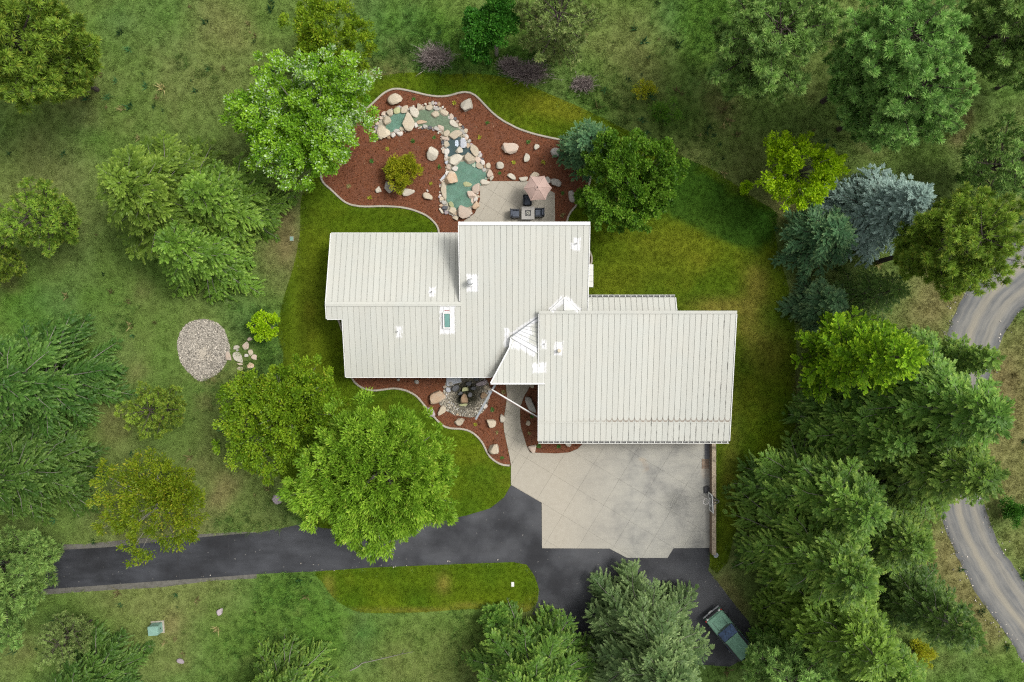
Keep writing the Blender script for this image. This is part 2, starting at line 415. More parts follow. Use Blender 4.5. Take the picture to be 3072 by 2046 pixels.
# --- roof ------------------------------------------------------------------
RIDGE_Y, RIDGE_Z, PITCH = 2.786, 4.6, .234
def main_z(y): return RIDGE_Z + PITCH*(y-RIDGE_Y)
BREAK_Y = -6.24
def roof_paint():
    t = NT('painted_steel_roof')
    sx = t.new('ShaderNodeSeparateXYZ'); t.l.new(t.pos(), sx.inputs[0]); X, Y = sx.outputs[0], sx.outputs[1]
    n1 = t.noise(.5, 4); n2 = t.noise(2.5, 5, .65, stretch=(1.6, .25, 1))
    c = t.mix(t.ramp(n1, .3, .7), (.438, .433, .385), (.424, .430, .390))
    c = t.mix(t.ramp(n2, .5, .75, 0, .35), c, (.36, .362, .325))
    oi = t.new('ShaderNodeObjectInfo'); v = t.ramp(oi.outputs['Random'], 0, 1, .97, 1.03)
    s2 = t.new('ShaderNodeVectorMath', operation='SCALE'); t.l.new(c, s2.inputs[0]); t.l.new(v, s2.inputs['Scale']); c = s2.outputs[0]
    # rust line above the flashing break, mildew streaks along the seams
    ny = t.math('ABSOLUTE', t.math('SUBTRACT', Y, BREAK_Y+.16))
    fx = t.math('ABSOLUTE', t.math('SUBTRACT', t.math('FRACT', t.math('DIVIDE', t.math('SUBTRACT', X, 2.05), .4335)), .5))
    band = t.math('SUBTRACT', .085, t.math('ABSOLUTE', t.math('SUBTRACT', t.math('SUBTRACT', Y, BREAK_Y+.06), t.math('MULTIPLY', t.math('POWER', t.math('MULTIPLY', fx, 2), 3), .28))))
    rm = t.math('MULTIPLY', t.ramp(band, 0, .03), t.math('MULTIPLY', t.ramp(X, 4.5, 8, 0, 1), t.ramp(t.noise(1.6, 4), .3, .5, .35, 1)))
    rm = t.math('MULTIPLY', rm, t.ramp(Y, -3, -4)); rm = t.math('MULTIPLY', rm, t.ramp(Y, BREAK_Y, BREAK_Y+.03))
    c = t.mix(t.math('MULTIPLY', rm, .62), c, (.14, .085, .050))
    seam = t.ramp(fx, .38, .45)
    mil = t.math('MULTIPLY', seam, t.ramp(t.noise(1.3, 5, .75, stretch=(3, 1, 1)), .50, .60))
    near = t.math('MAXIMUM', t.math('MULTIPLY', t.ramp(Y, BREAK_Y+1.3, BREAK_Y+.2), t.ramp(X, 4, 12)), t.ramp(X, 13.2, 16.0))
    mil = t.math('MULTIPLY', mil, t.math('MULTIPLY', near, t.ramp(X, 2.6, 3.0)))
    mil = t.math('MULTIPLY', mil, t.ramp(Y, 2.1, 1.9))
    c = t.mix(t.math('MULTIPLY', mil, .85), c, (.055, .05, .04))
    # white sealant brushed round penetrations and along the valleys
    def pb(x0, x1, y0, y1, z):
        a = P(x0, y0, z); b = P(x1, y1, z); return ((a.x+b.x)/2, (a.y+b.y)/2, abs(b.x-a.x)/2, abs(b.y-a.y)/2, 0.)
    def pl(x0, y0, x1, y1, z, wd):
        a = P(x0, y0, z); b = P(x1, y1, z); return ((a.x+b.x)/2, (a.y+b.y)/2, (b-a).length/2, wd, math.atan2(b.y-a.y, b.x-a.x))
    boxes = [pb(1321, 1364, 920, 1001, 4.3), pb(1401, 1433, 824, 874, 5), pb(1288, 1306, 863, 889, 4.2), pb(1189, 1204, 979, 1011, 4.1),
             pb(1722, 1740, 714, 751, 5.7), pb(1712, 1724, 729, 747, 5.7), pb(1625, 1640, 1021, 1046, 4.7), pb(1664, 1688, 1026, 1065, 4.6),
             pb(1598, 1618, 1090, 1118, 4.1), pb(1618, 1638, 1088, 1118, 4.3),
             pl(1536, 1005, 1612, 955, 4.2, .20), pl(1652, 933, 1692, 895, 4.6, .22), pl(1694, 895, 1738, 933, 4.6, .22),
             pl(1536, 1015, 1610, 1058, 4.2, .38), pl(1521, 985, 1521, 1042, 4.0, .17), pl(1545, 1010, 1545, 1046, 4.2, .25),
             pl(1560, 1000, 1592, 985, 4.3, .45), pl(1550, 1018, 1585, 1022, 4.3, .35)]
    jit = t.math('MULTIPLY', t.math('SUBTRACT', t.noise(5, 4, .75, stretch=(3.4, .5, 1)), .5), .85)
    d = None
    for cx, cy, hx, hy, an in boxes:
        dx = t.math('SUBTRACT', X, cx); dy = t.math('SUBTRACT', Y, cy)
        if an:
            u = t.math('MULTIPLY_ADD', dx, math.cos(an), t.math('MULTIPLY', dy, math.sin(an)))
            v2 = t.math('MULTIPLY_ADD', dx, -math.sin(an), t.math('MULTIPLY', dy, math.cos(an)))
        else: u, v2 = dx, dy
        q = t.math('MAXIMUM', t.math('SUBTRACT', t.math('ABSOLUTE', u), hx), t.math('SUBTRACT', t.math('ABSOLUTE', v2), hy))
        d = q if d is None else t.math('MINIMUM', d, q)
    pm = t.ramp(t.math('ADD', d, jit), .03, -.02)
    pm = t.math('MULTIPLY', pm, t.ramp(t.noise(7, 4, .75, stretch=(5, .5, 1)), .38, .50, .12, 1))
    c = t.mix(pm, c, (.64, .64, .65))
    # ragged darker band along the entry rake
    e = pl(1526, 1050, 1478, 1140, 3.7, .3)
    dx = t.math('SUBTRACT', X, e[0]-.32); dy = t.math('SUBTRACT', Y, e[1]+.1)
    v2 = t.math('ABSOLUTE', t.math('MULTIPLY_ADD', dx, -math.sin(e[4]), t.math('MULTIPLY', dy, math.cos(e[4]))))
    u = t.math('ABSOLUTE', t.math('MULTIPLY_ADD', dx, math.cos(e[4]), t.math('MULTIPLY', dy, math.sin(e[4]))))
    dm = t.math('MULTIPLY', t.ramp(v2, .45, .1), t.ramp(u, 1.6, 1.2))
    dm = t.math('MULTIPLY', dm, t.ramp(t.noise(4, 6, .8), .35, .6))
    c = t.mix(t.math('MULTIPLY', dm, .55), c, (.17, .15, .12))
    t.col(c).rough(.42); t.b.inputs['Specular IOR Level'].default_value = .35
    t.bump(t.noise(.9, 2, stretch=(1, .4, 1)), .06, .03)
    return t.m
M['roof'] = roof_paint()
M['trim'] = plain('white_trim', (.56, .56, .52), .5, var=.05)
M['under'] = plain('roof_underlay', (.31, .31, .28), .8, var=.1)
M['siding'] = plain('beige_siding', (.40, .36, .29), .7, var=.1)
M['glass'] = plain('window_glass', (.05, .07, .08), .08, var=0)
M['skyglass'] = plain('skylight_glass', (.13, .26, .23), .12, var=.1, sc=2)
M['dark_metal'] = plain('dark_metal', (.03, .03, .033), .45, var=.1)
M['grey_metal'] = plain('grey_metal', (.22, .235, .245), .5, var=.15, sc=8)
M['galv'] = plain('galvanised_cap', (.38, .39, .39), .4, metal=.4, var=.1)
M['white'] = plain('white_paint', (.64, .64, .62), .5, var=.04)
M['bark'] = plain('dark_bark', (.060, .048, .040), .95, var=.4, sc=5, bump=.5)
M['greybark'] = plain('grey_bark', (.185, .175, .145), .95, var=.3, sc=5, bump=.4)

# ------------------------------------------------------------------ land sheets
def grid_sheet(name, poly, z, step, colf, mat, kind='structure'):
    bm = bmesh.new()
    vs2 = [bm.verts.new((x, y, z)) for x, y in poly]
    tr = tessellate_polygon([[v.co for v in vs2]])
    for t3 in tr:
        try: bm.faces.new([vs2[i] for i in t3])
        except ValueError: pass
    xs = [p[0] for p in poly]; ys = [p[1] for p in poly]
    for ax, (lo, hi) in ((0, (min(xs), max(xs))), (1, (min(ys), max(ys)))):
        k = math.floor(lo/step)+1
        while k*step < hi:
            co = [0, 0, z]; co[ax] = k*step; no = [0, 0, 0]; no[ax] = 1
            bmesh.ops.bisect_plane(bm, geom=bm.verts[:]+bm.edges[:]+bm.faces[:], plane_co=co, plane_no=no)
            k += 1
    bmesh.ops.recalc_face_normals(bm, faces=bm.faces)
    for f in bm.faces:
        if f.normal.z < 0: f.normal_flip()
    me = bpy.data.meshes.new(name); bm.to_mesh(me); bm.free()
    co = np.empty(len(me.vertices)*3, np.float32); me.vertices.foreach_get('co', co); co = co.reshape(-1, 3)
    a = me.color_attributes.new('tint', 'FLOAT_COLOR', 'POINT')
    c = np.ones((len(co), 4), np.float32); c[:, :3] = colf(co[:, 0], co[:, 1]); a.data.foreach_set('color', c.ravel())
    o = link(name, me, mat); tag(o, kind=kind); return o
def sheet(name, poly, z, mat, kind='structure', parent=None):
    b = MB(); n = len(poly); b.v = [(x, y, z) for x, y in poly]
    for t3 in tessellate_polygon([[Vector((x, y, 0)) for x, y in poly]]):
        i, j, k = t3
        a = (poly[j][0]-poly[i][0])*(poly[k][1]-poly[i][1])-(poly[k][0]-poly[i][0])*(poly[j][1]-poly[i][1])
        b.f.append((i, j, k) if a > 0 else (k, j, i))
    o = b.build(name, mat, parent)
    if parent is None: tag(o, kind=kind)
    return o

# meadow: fine grid where the camera looks, coarse skirt outwards
gx = np.concatenate([np.linspace(-400, -52, 24), np.arange(-50, 50.1, .4), np.linspace(52, 400, 24)])
gy = np.concatenate([np.linspace(-400, -38, 24), np.arange(-36, 36.1, .4), np.linspace(38, 400, 24)])
GX, GY = np.meshgrid(gx, gy, indexing='ij'); nx, ny_ = GX.shape
ids = np.arange(nx*ny_).reshape(nx, ny_)
Q = np.stack([ids[:-1, :-1], ids[1:, :-1], ids[1:, 1:], ids[:-1, 1:]], -1).reshape(-1, 4)
gc = zone(GX.ravel(), GY.ravel())
me = np_mesh('meadow', np.stack([GX.ravel(), GY.ravel(), np.zeros(nx*ny_)], 1), Q, gc)
tag(link('meadow', me, M['meadow']), kind='structure')

LAWN = smooth_path(px_poly([(1000,330),(1060,262),(1098,238),(1180,222),(1250,217),(1340,222),(1450,222),(1536,238),(1600,262),(1690,300),(1790,345),(1900,400),(2020,455),
  (2080,485),(2130,505),(2200,550),(2270,600),(2330,640),(2325,700),(2340,780),(2365,860),(2380,950),(2390,1050),(2385,1120),(2390,1250),(2370,1320),(2330,1380),(2260,1450),(2235,1520),
  (2205,1600),(2180,1690),(2150,1720),(2120,1690),(1900,1600),(1500,1600),(1050,1596),(930,1585),(880,1500),(830,1400),(800,1250),(840,1130),(850,1060),(832,1000),(850,900),(880,800),(900,700),(905,590),(950,480)]), .6, True)
LAWN2 = smooth_path(px_poly([(955,1700),(1200,1690),(1400,1686),(1540,1682),(1580,1692),(1603,1728),(1616,1768),(1612,1803),(1590,1832),(1560,1840),(1500,1824),(1400,1827),(1250,1837),(1100,1838),(1040,1820),(1000,1792),(970,1750)]), .5, True)
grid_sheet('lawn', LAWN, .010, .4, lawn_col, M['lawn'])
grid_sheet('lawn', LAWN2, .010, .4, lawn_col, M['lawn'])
SHOULDER = px_poly([(-200,1640),(250,1632),(470,1610),(720,1595),(770,1597),(770,1735),(640,1742),(560,1752),(480,1762),(300,1772),(160,1782),(-200,1815)])
sheet('old_pavement', SHOULDER, .006, M['old_asphalt'])
DRIVE = px_poly([(-200,1668),(250,1646),(330,1641),(470,1625),(600,1612),(700,1603),(770,1598),(840,1585),(900,1573),(925,1568),(960,1583),(1040,1590),(1180,1580),(1300,1567),(1400,1546),(1470,1525),(1512,1492),(1533,1455),
  (1600,1440),(1700,1560),(2100,1600),(2129,1620),(2129,1690),(2124,1710),(2150,1742),(2200,1808),(2245,1862),(2262,1905),(2255,1960),(2190,2000),(2050,1990),(1930,1980),(1840,1955),(1762,1925),(1735,1910),(1700,1882),(1650,1852),(1596,1843),
  (1614,1803),(1617,1768),(1604,1728),(1580,1694),(1540,1686),(1400,1691),(1200,1699),(1100,1703),(950,1714),(770,1722),(640,1732),(480,1743),(300,1756),(160,1766),(-200,1800)])
sheet('driveway', DRIVE, .016, M['asphalt'])
# cracks in the asphalt: thin filled seams lying on it
for pts in ([(534,1640),(536,1660),(533,1690),(538,1715),(540,1735)], [(688,1612),(686,1640),(690,1676)], [(1104,1678),(1104,1702)]):
    w2 = [P(x, y, 0) for x, y in pts]; a = []; b2 = []
    for i, p in enumerate(w2):
        wd = .025+.012*((i*7) % 3); a.append((p.x-wd, p.y)); b2.append((p.x+wd, p.y))
    sheet('asphalt_crack', a+b2[::-1], .021, M['dark_metal'])
# gravel road: strip with a cross-coordinate
RL = [(3300,560),(3180,630),(3072,700),(3039,721),(2990,760),(2944,812),(2902,865),(2872,920),(2853,969),(2833,1024),(2815,1100),(2802,1200),(2796,1300),(2800,1400),(2812,1500),(2826,1560),(2853,1629),(2885,1697),(2924,1772),(2977,1847),(3032,1926),(3072,1988),(3160,2110),(3300,2280)]
RR = [(3420,740),(3240,815),(3150,868),(3072,920),(3045,950),(3022,982),(3010,1005),(3003,1021),(2996,1044),(2986,1080),(2967,1130),(2948,1190),(2932,1270),(2928,1350),(2934,1430),(2948,1500),(2977,1593),(3000,1640),(3022,1674),(3072,1743),(3120,1810),(3170,1880),(3260,2010),(3420,2200)]
RL = smooth_path(px_poly(RL), 5); 
RR = smooth_path(px_poly(RR), 5)
def resample(pts, n):
    p = np.array(pts); d = np.concatenate([[0], np.cumsum(np.hypot(*np.diff(p, axis=0).T))]); t = np.linspace(0, d[-1], n)
    return np.stack([np.interp(t, d, p[:, 0]), np.interp(t, d, p[:, 1])], 1), t
rl, tl = resample(RL, 90); rr, _ = resample(RR, 90)
K = 12; V = []; UVc = []
rj = np.random.RandomState(5)
for i in range(90):
    j0, j1 = rj.normal(0, .010), rj.normal(0, .010)
    for k in range(K+1):
        u = k/K; uu = u*(1+j1-j0)+j0
        V.append((*(rl[i]*(1-uu)+rr[i]*uu), .012+.05*math.sin(math.pi*u))); UVc.append((u, tl[i]/100, 0))
Q = [(i*(K+1)+k, (i+1)*(K+1)+k, (i+1)*(K+1)+k+1, i*(K+1)+k+1) for i in range(89) for k in range(K)]
me = np_mesh('gravel_road', V, Q, np.array(UVc), True)
def road_mat():
    t = NT('worn_gravel_road'); a = t.attr('tint'); sp = t.new('ShaderNodeSeparateColor'); t.l.new(a.outputs['Color'], sp.inputs[0])
    u = sp.outputs[0]; along = t.math('MULTIPLY', sp.outputs[1], 100)
    cv = t.new('ShaderNodeCombineXYZ'); t.l.new(t.math('MULTIPLY', u, 9), cv.inputs[0]); t.l.new(t.math('MULTIPLY', along, .16), cv.inputs[1])
    st = t.noise(1.6, 5, .6, vec=cv.outputs[0]); n2 = t.noise(30, 4, .7); n3 = t.noise(.8, 4)
    g = t.mix(t.ramp(n3, .3, .7), (.088, .092, .095), (.135, .137, .134))
    g = t.mix(t.ramp(st, .35, .65, 0, .75), g, (.21, .20, .175))
    def track(c0, w): return t.ramp(t.math('ABSOLUTE', t.math('SUBTRACT', u, c0)), w, w*.25)
    tr = t.math('MAXIMUM', track(.40, .11), t.math('MULTIPLY', track(.74, .10), .55))
    c = t.mix(t.math('MULTIPLY', tr, t.ramp(st, .25, .6, .45, 1)), g, (.235, .215, .170))
    edge = t.ramp(t.math('ABSOLUTE', t.math('SUBTRACT', u, .5)), .36, .46)
    c = t.mix(t.math('MULTIPLY', edge, .7), c, (.074, .078, .082))
    c = t.mix(t.ramp(n2, .66, .76, 0, .5), c, (.27, .255, .225))
    t.col(c).rough(.95); t.bump(n2, .4, .02); return t.m
M['road'] = road_mat()
tag(link('gravel_road', me, M['road']), kind='structure')

# mulch beds and their concrete edging
E1 = px_poly([(1085,350),(1100,328),(1124,305),(1148,283),(1169,271),(1189,267),(1213,270),(1245,277),(1277,285),(1302,289),(1326,290),(1350,287),(1374,280),(1394,277),(1410,279),(1426,287),(1439,299),(1455,316),(1480,341),(1508,362),(1536,377),(1556,387),(1601,402),(1647,413),(1686,422),(1735,445),(1768,490),(1768,550),(1742,592),(1729,616),(1712,636),(1704,652),(1700,668),(1698,700)])
E2 = px_poly([(1085,350),(1040,395),(1000,450),(965,515),(969,546),(990,566),(1010,585),(1029,602),(1049,613),(1078,619),(1111,620),(1140,619),(1176,620),(1202,622),(1232,628),(1258,637),(1281,648),(1300,664),(1312,680),(1317,700),(1317,740)])
E3 = px_poly([(1054,1125),(1057,1135),(1063,1145),(1075,1156),(1094,1166),(1117,1171),(1140,1170),(1160,1167),(1183,1165),(1205,1168),(1225,1174),(1248,1187),(1264,1204),(1277,1220),(1303,1251),(1320,1269),(1336,1280),(1356,1285),(1379,1286),(1401,1290),(1421,1300),(1437,1315),(1449,1331),(1458,1350),(1470,1370),(1490,1386),(1509,1394),(1529,1396)])
E4 = px_poly([(1764,745),(1770,757),(1775,772),(1773,792),(1762,800)])
E5 = px_poly([(1005,950),(1014,957),(1020,970),(1024,985),(1030,995)])
s1, s2, s3 = (smooth_path(e, .3) for e in (E1, E2, E3))
WALK_L = px_poly([(1516,1110),(1517,1151),(1521,1185),(1518,1217),(1514,1241),(1511,1270),(1512,1290),(1517,1314),(1521,1333),(1529,1370),(1533,1395)])
WALK_R = px_poly([(1602,1110),(1589,1159),(1571,1191),(1562,1217),(1560,1249),(1563,1282),(1573,1314),(1579,1335)])
wl_, wr_ = smooth_path(WALK_L, .4), smooth_path(WALK_R, .4)
BED1 = s1+[P2(1317, 740)]+s2[::-1][1:-1]
BED2 = s3+wl_[::-1]+[P2(1516, 1080), P2(1054, 1080)]
BED3 = wr_+smooth_path(px_poly([(1579,1335),(1590,1356),(1611,1358),(1667,1360),(1706,1357),(1732,1347),(1748,1331),(1756,1310)]), .3)+px_poly([(1756,1250),(1700,1110)])
for bp in (BED1, BED2, BED3): sheet('mulch_bed', bp, .022, M['mulch'])
sheet('mulch_bed', E4+px_poly([(1740,790),(1740,750)]), .022, M['mulch'])
def edging(path, label, wd=.15, h=.11):
    path = smooth_path(path, .25); n = len(path); b = MB()
    prof = [(-wd/2, 0), (-wd/2, h*.8), (-wd*.3, h), (wd*.3, h), (wd/2, h*.8), (wd/2, 0)]
    for i, p in enumerate(path):
        a, c = path[max(i-1, 0)], path[min(i+1, n-1)]
        d = Vector((c[0]-a[0], c[1]-a[1])).normalized(); nn = (-d.y, d.x)
        for q, z in prof: b.v.append((p[0]+nn[0]*q, p[1]+nn[1]*q, z))
    m = len(prof)
    for i in range(n-1):
        for k in range(m-1): b.f.append((i*m+k, (i+1)*m+k, (i+1)*m+k+1, i*m+k+1))
    b.f.append(tuple(range(m))); b.f.append(tuple((n-1)*m+k for k in range(m))[::-1])
    o = b.build('bed_edging', M['curb'], smooth=False)
    tag(o, label, 'edging', 'concrete edging round the planting beds'); return o
edging(E1, 'pale concrete kerb waving round the far side of the pond bed')
edging(E2, 'pale concrete kerb between the pond bed and the lawn beside the long wing')
edging(E3, 'pale concrete kerb snaking along the front bed by the fountain')
edging(E4, 'short curved kerb by the small bay roof')
edging(E5, 'short kerb under the notch of the long wing roof')

# ------------------------------------------------------------------ concrete slabs
ang = math.atan2(-.52, .855)
def slabs(name, poly, cell, org, z0=.026, z1=.058, gap=.005):
    base = sheet(name, poly, z0, M['joint'])
    c, s = math.cos(ang), math.sin(ang); O = P(*org)
    us = [((x-O.x)*c+(y-O.y)*s)/cell for x, y in poly]; vs_ = [(-(x-O.x)*s+(y-O.y)*c)/cell for x, y in poly]
    if area(poly) < 0: poly = poly[::-1]
    for i in range(math.floor(min(us)), math.ceil(max(us))):
        for j in range(math.floor(min(vs_)), math.ceil(max(vs_))):
            g = gap/cell
            q = [(i+g, j+g), (i+1-g, j+g), (i+1-g, j+1-g), (i+g, j+1-g)]
            win = [(O.x+(u*c-v*s)*cell, O.y+(u*s+v*c)*cell) for u, v in q]
            r = clip_convex(poly, win)
            if len(r) >= 3 and abs(area(r)) > .03:
                rr2 = [r[0]]
                for p in r[1:]:
                    if math.hypot(p[0]-rr2[-1][0], p[1]-rr2[-1][1]) > .004: rr2.append(p)
                if math.hypot(rr2[0][0]-rr2[-1][0], rr2[0][1]-rr2[-1][1]) < .004: rr2.pop()
                if len(rr2) >= 3: MB().prism(rr2, z0-.02, z1).build('concrete_slab', M['concrete'], base)
    return base
PAD = px_poly([(1533,1395),(1533,1454),(1625,1508),(1626,1644),(1828,1645),(1881,1673),(2002,1673),(2020,1644),(2128,1643),(2129,1300),(1756,1300),(1748,1331),(1732,1347),(1706,1357),(1667,1360),(1611,1358),(1590,1356),(1579,1335)])
slabs('parking_pad', PAD, 2.46, (1857.6, 1438))
slabs('garden_path', wl_+wr_[::-1], .82, (1857.6, 1438))
slabs('patio', px_poly([(1440,560),(1467,544),(1600,544),(1664,580),(1666,720),(1372,720),(1393,662),(1425,640),(1440,600)]), 1.23, (1519, 601))

# ------------------------------------------------------------------ house
house = tag(empty('house', P(1600, 1000, 0)), 'sprawling house under pale ribbed metal roofs with white sealant patches', 'house')
HL = house.location.copy()
def hb(mb, name, mat, parent=house, **k):
    o = mb.build(name, mat, None, **k)
    if parent is not None:
        o.parent = parent
        w0 = Vector((0, 0, 0)); q = parent
        while q is not None: w0 += q.location; q = q.parent
        o.location = o.location - w0
    return o
PW = .4335
def panel_mesh(key, L, wd, th=.03, rib=.020):
    """panel running +Y from 0 to L, standing seams on its left edge"""
    b = MB(); b.box((wd/2+.006, L/2, -th/2), (wd-.016, L, th)); b.box((.026, L/2, rib/2+.0005), (.018, L-.004, rib))
    return b.mesh(key)
def wloc(o):
    w0 = Vector((0, 0, 0))
    while o is not None: w0 += o.location; o = o.parent
    return w0
def roof_strip(parent, x0, x1, yb, zb, yt, zt, pw=PW):
    """panels between the eave (yb,zb) and the top (yt,zt); runs along Y"""
    L = math.hypot(yt-yb, zt-zb); an = math.atan2(zt-zb, abs(yt-yb)); n = max(1, round((x1-x0)/pw)); wd = (x1-x0)/n
    me = panel_mesh('roof_panel', L, wd); me.materials.append(M['roof']); w0 = wloc(parent)
    for i in range(n):
        o = bpy.data.objects.new('roof_panel', me); COL.objects.link(o); o.parent = parent
        if yt > yb: o.rotation_euler = (an, 0, 0); o.location = Vector((x0+i*wd, yb, zb))-w0
        else: o.rotation_euler = (an, 0, math.pi); o.location = Vector((x0+(i+1)*wd, yb, zb))-w0
def deck(pts, th, name='roof'):
    """sloped slab under the panels: 4 corners at panel underside"""
    t = [Vector(p)-Vector((0, 0, .036)) for p in pts]; bq = [p-Vector((0, 0, th)) for p in t]
    return hb(MB().hexa(bq, t), name, M['under'])
XW0, XW1, XN, XC0, XC1 = -14.01, -3.89, -12.82, -3.89, 5.685
YN = 8.34; ZN = 3.1; YS = -2.78; YT = 8.67; YNOTCH = 1.666
# long wing, far slope
d1 = deck([(XW0, YN, ZN), (XW1, YN, ZN), (XW1, RIDGE_Y, RIDGE_Z), (XW0, RIDGE_Y, RIDGE_Z)][::-1], .16)
roof_strip(d1, XW0, XW1, YN, ZN, RIDGE_Y, RIDGE_Z)
# long wing, near slope: short notch bay then the full run to the eave
d2 = deck([(XW0, YNOTCH, main_z(YNOTCH)), (XN, YNOTCH, main_z(YNOTCH)), (XN, RIDGE_Y, RIDGE_Z), (XW0, RIDGE_Y, RIDGE_Z)], .16)
roof_strip(d2, XW0, XN, YNOTCH, main_z(YNOTCH), RIDGE_Y, RIDGE_Z)
d3 = deck([(XN, YS, main_z(YS)), (XC0, YS, main_z(YS)), (XC0, RIDGE_Y, RIDGE_Z), (XN, RIDGE_Y, RIDGE_Z)], .16)
roof_strip(d3, XN, XC0, YS, main_z(YS), RIDGE_Y, RIDGE_Z)
# centre block: one long slope
d4 = deck([(XC0, YS, main_z(YS)), (XC1, YS, main_z(YS)), (XC1, YT, main_z(YT)), (XC0, YT, main_z(YT))], .22)
roof_strip(d4, XC0, XC1, YS, main_z(YS), YT, main_z(YT))
# garage: slope with a change of pitch near the eave
GX0, GX1, GYT, GZT = 2.05, 16.79, 2.196, 4.9
GYB, GZB = BREAK_Y, 3.46
GYE, GZE = -7.735, 3.20
d5 = deck([(GX0, GYB, GZB), (GX1, GYB, GZB), (GX1, GYT, GZT), (GX0, GYT, GZT)], .22)
roof_strip(d5, GX0, GX1, GYB, GZB, GYT, GZT)
d6 = deck([(GX0, GYE, GZE), (GX1, GYE, GZE), (GX1, GYB-.01, GZB), (GX0, GYB-.01, GZB)], .2)
roof_strip(d6, GX0, GX1, GYE, GZE, GYB-.01, GZB)
hb(MB().box(((GX0+GX1)/2, GYB, GZB+.045), (GX1-GX0, .07, .03)), 'flashing', M['roof'], d5)
# low slope behind the garage
d7 = deck([(5.2, 3.33, 3.9), (12.44, 3.33, 3.9), (12.44, 2.2, 4.36), (5.2, 2.2, 4.36)][::-1], .16)
roof_strip(d7, 5.72, 12.44, 3.33, 3.9, 2.25, 4.34)
# bay roof on the side wall
bay = hb(MB().hexa([(5.5, 4.17, 2.95), (6.31, 4.17, 2.87), (6.31, 5.95, 2.87), (5.5, 5.95, 2.95)], [(5.5, 4.17, 3.22), (6.31, 4.17, 3.0), (6.31, 5.95, 3.0), (5.5, 5.95, 3.22)]), 'roof', M['trim'])
for i in range(4):
    y0 = 4.18+i*.445
    b = MB().hexa([(5.5, y0, 3.222), (6.30, y0, 3.003), (6.30, y0+.43, 3.003), (5.5, y0+.43, 3.222)], [(5.5, y0, 3.245), (6.30, y0, 3.026), (6.30, y0+.43, 3.026), (5.5, y0+.43, 3.245)])
    b.hexa([(5.5, y0, 3.246), (6.29, y0, 3.029), (6.29, y0+.025, 3.029), (5.5, y0+.025, 3.246)], [(5.5, y0, 3.27), (6.29, y0, 3.052), (6.29, y0+.025, 3.052), (5.5, y0+.025, 3.27)])
    hb(b, 'roof_panel', M['roof'], bay)
# caps and rakes
def cap(x0, x1, y, z, wd, parent, sl1, sl2, h=.05):
    b = MB(); a = [(x0, y-wd, z-wd*sl1), (x1, y-wd, z-wd*sl1), (x1, y, z), (x0, y, z), (x0, y+wd, z-wd*sl2), (x1, y+wd, z-wd*sl2)]
    a = [Vector(p)+Vector((0, 0, h)) for p in a]; lo = [p-Vector((0, 0, .03)) for p in a]
    b.hexa([lo[0], lo[1], lo[2], lo[3]], [a[0], a[1], a[2], a[3]]); b.hexa([lo[3], lo[2], lo[5], lo[4]], [a[3], a[2], a[5], a[4]])
    return hb(b, 'ridge_cap', M['roof'], parent)
cap(XW0-.03, XW1+.05, RIDGE_Y, RIDGE_Z+.01, .17, d1, PITCH, .27)
b = MB().hexa([(XC0-.05, YT-.18, main_z(YT)-.0), (XC1+.05, YT-.18, main_z(YT)-.0), (XC1+.05, YT+.06, main_z(YT)+.03), (XC0-.05, YT+.06, main_z(YT)+.03)],
              [(XC0-.05, YT-.18, main_z(YT)+.035), (XC1+.05, YT-.18, main_z(YT)+.035), (XC1+.05, YT+.06, main_z(YT)+.085), (XC0-.05, YT+.06, main_z(YT)+.085)])
hb(b, 'ridge_cap', M['white'], d4)
b = MB().hexa([(GX0-.04, GYT-.16, GZT), (GX1+.04, GYT-.16, GZT), (GX1+.04, GYT+.07, GZT+.03), (GX0-.04, GYT+.07, GZT+.03)],
              [(GX0-.04, GYT-.16, GZT+.04), (GX1+.04, GYT-.16, GZT+.04), (GX1+.04, GYT+.07, GZT+.08), (GX0-.04, GYT+.07, GZT+.08)])
hb(b, 'ridge_cap', M['roof'], d5)
def rake(x, y0, z0, y1, z1, parent, wd=.06, up=.05, dn=.24):
    b = MB().hexa([(x-wd/2, y0, z0-dn), (x+wd/2, y0, z0-dn), (x+wd/2, y1, z1-dn), (x-wd/2, y1, z1-dn)], [(x-wd/2, y0, z0+up), (x+wd/2, y0, z0+up), (x+wd/2, y1, z1+up), (x-wd/2, y1, z1+up)])
    return hb(b, 'rake_trim', M['white'], parent)
rake(XW0-.035, RIDGE_Y, RIDGE_Z, YN, ZN, d1); rake(XW0-.035, YNOTCH, main_z(YNOTCH), RIDGE_Y-.01, RIDGE_Z, d2)
rake(XN-.035, YS, main_z(YS), YNOTCH-.01, main_z(YNOTCH-.01), d3)
rake(XC1+.035, YS, main_z(YS), YT-.2, main_z(YT-.2), d4); rake(XC0-.035, RIDGE_Y+.2, main_z(RIDGE_Y+.2), YT-.2, main_z(YT-.2), d4)
rake(GX1+.035, GYB, GZB, GYT-.17, GZT-.03, d5); rake(GX1+.035, GYE, GZE, GYB-.01, GZB, d6)
rake(GX0-.035, GYB, GZB, GYT-.17, GZT-.03, d5); rake(GX0-.035, GYE, GZE, GYB-.01, GZB, d6)
rake(12.44+.035, 2.25, 4.34, 3.33, 3.9, d7)
# eave drip edges
hb(MB().box(((XW0+XW1)/2, YN+.03, ZN-.08), (XW1-XW0, .05, .2)), 'fascia', M['white'])
hb(MB().box(((XN-1.6)/2, YS-.03, main_z(YS)-.09), (-1.6-XN, .05, .2)), 'fascia', M['white'])
hb(MB().box(((XW0+XN)/2, YNOTCH-.03, main_z(YNOTCH)-.1), (XN-XW0-.05, .05, .2)), 'fascia', M['white'])
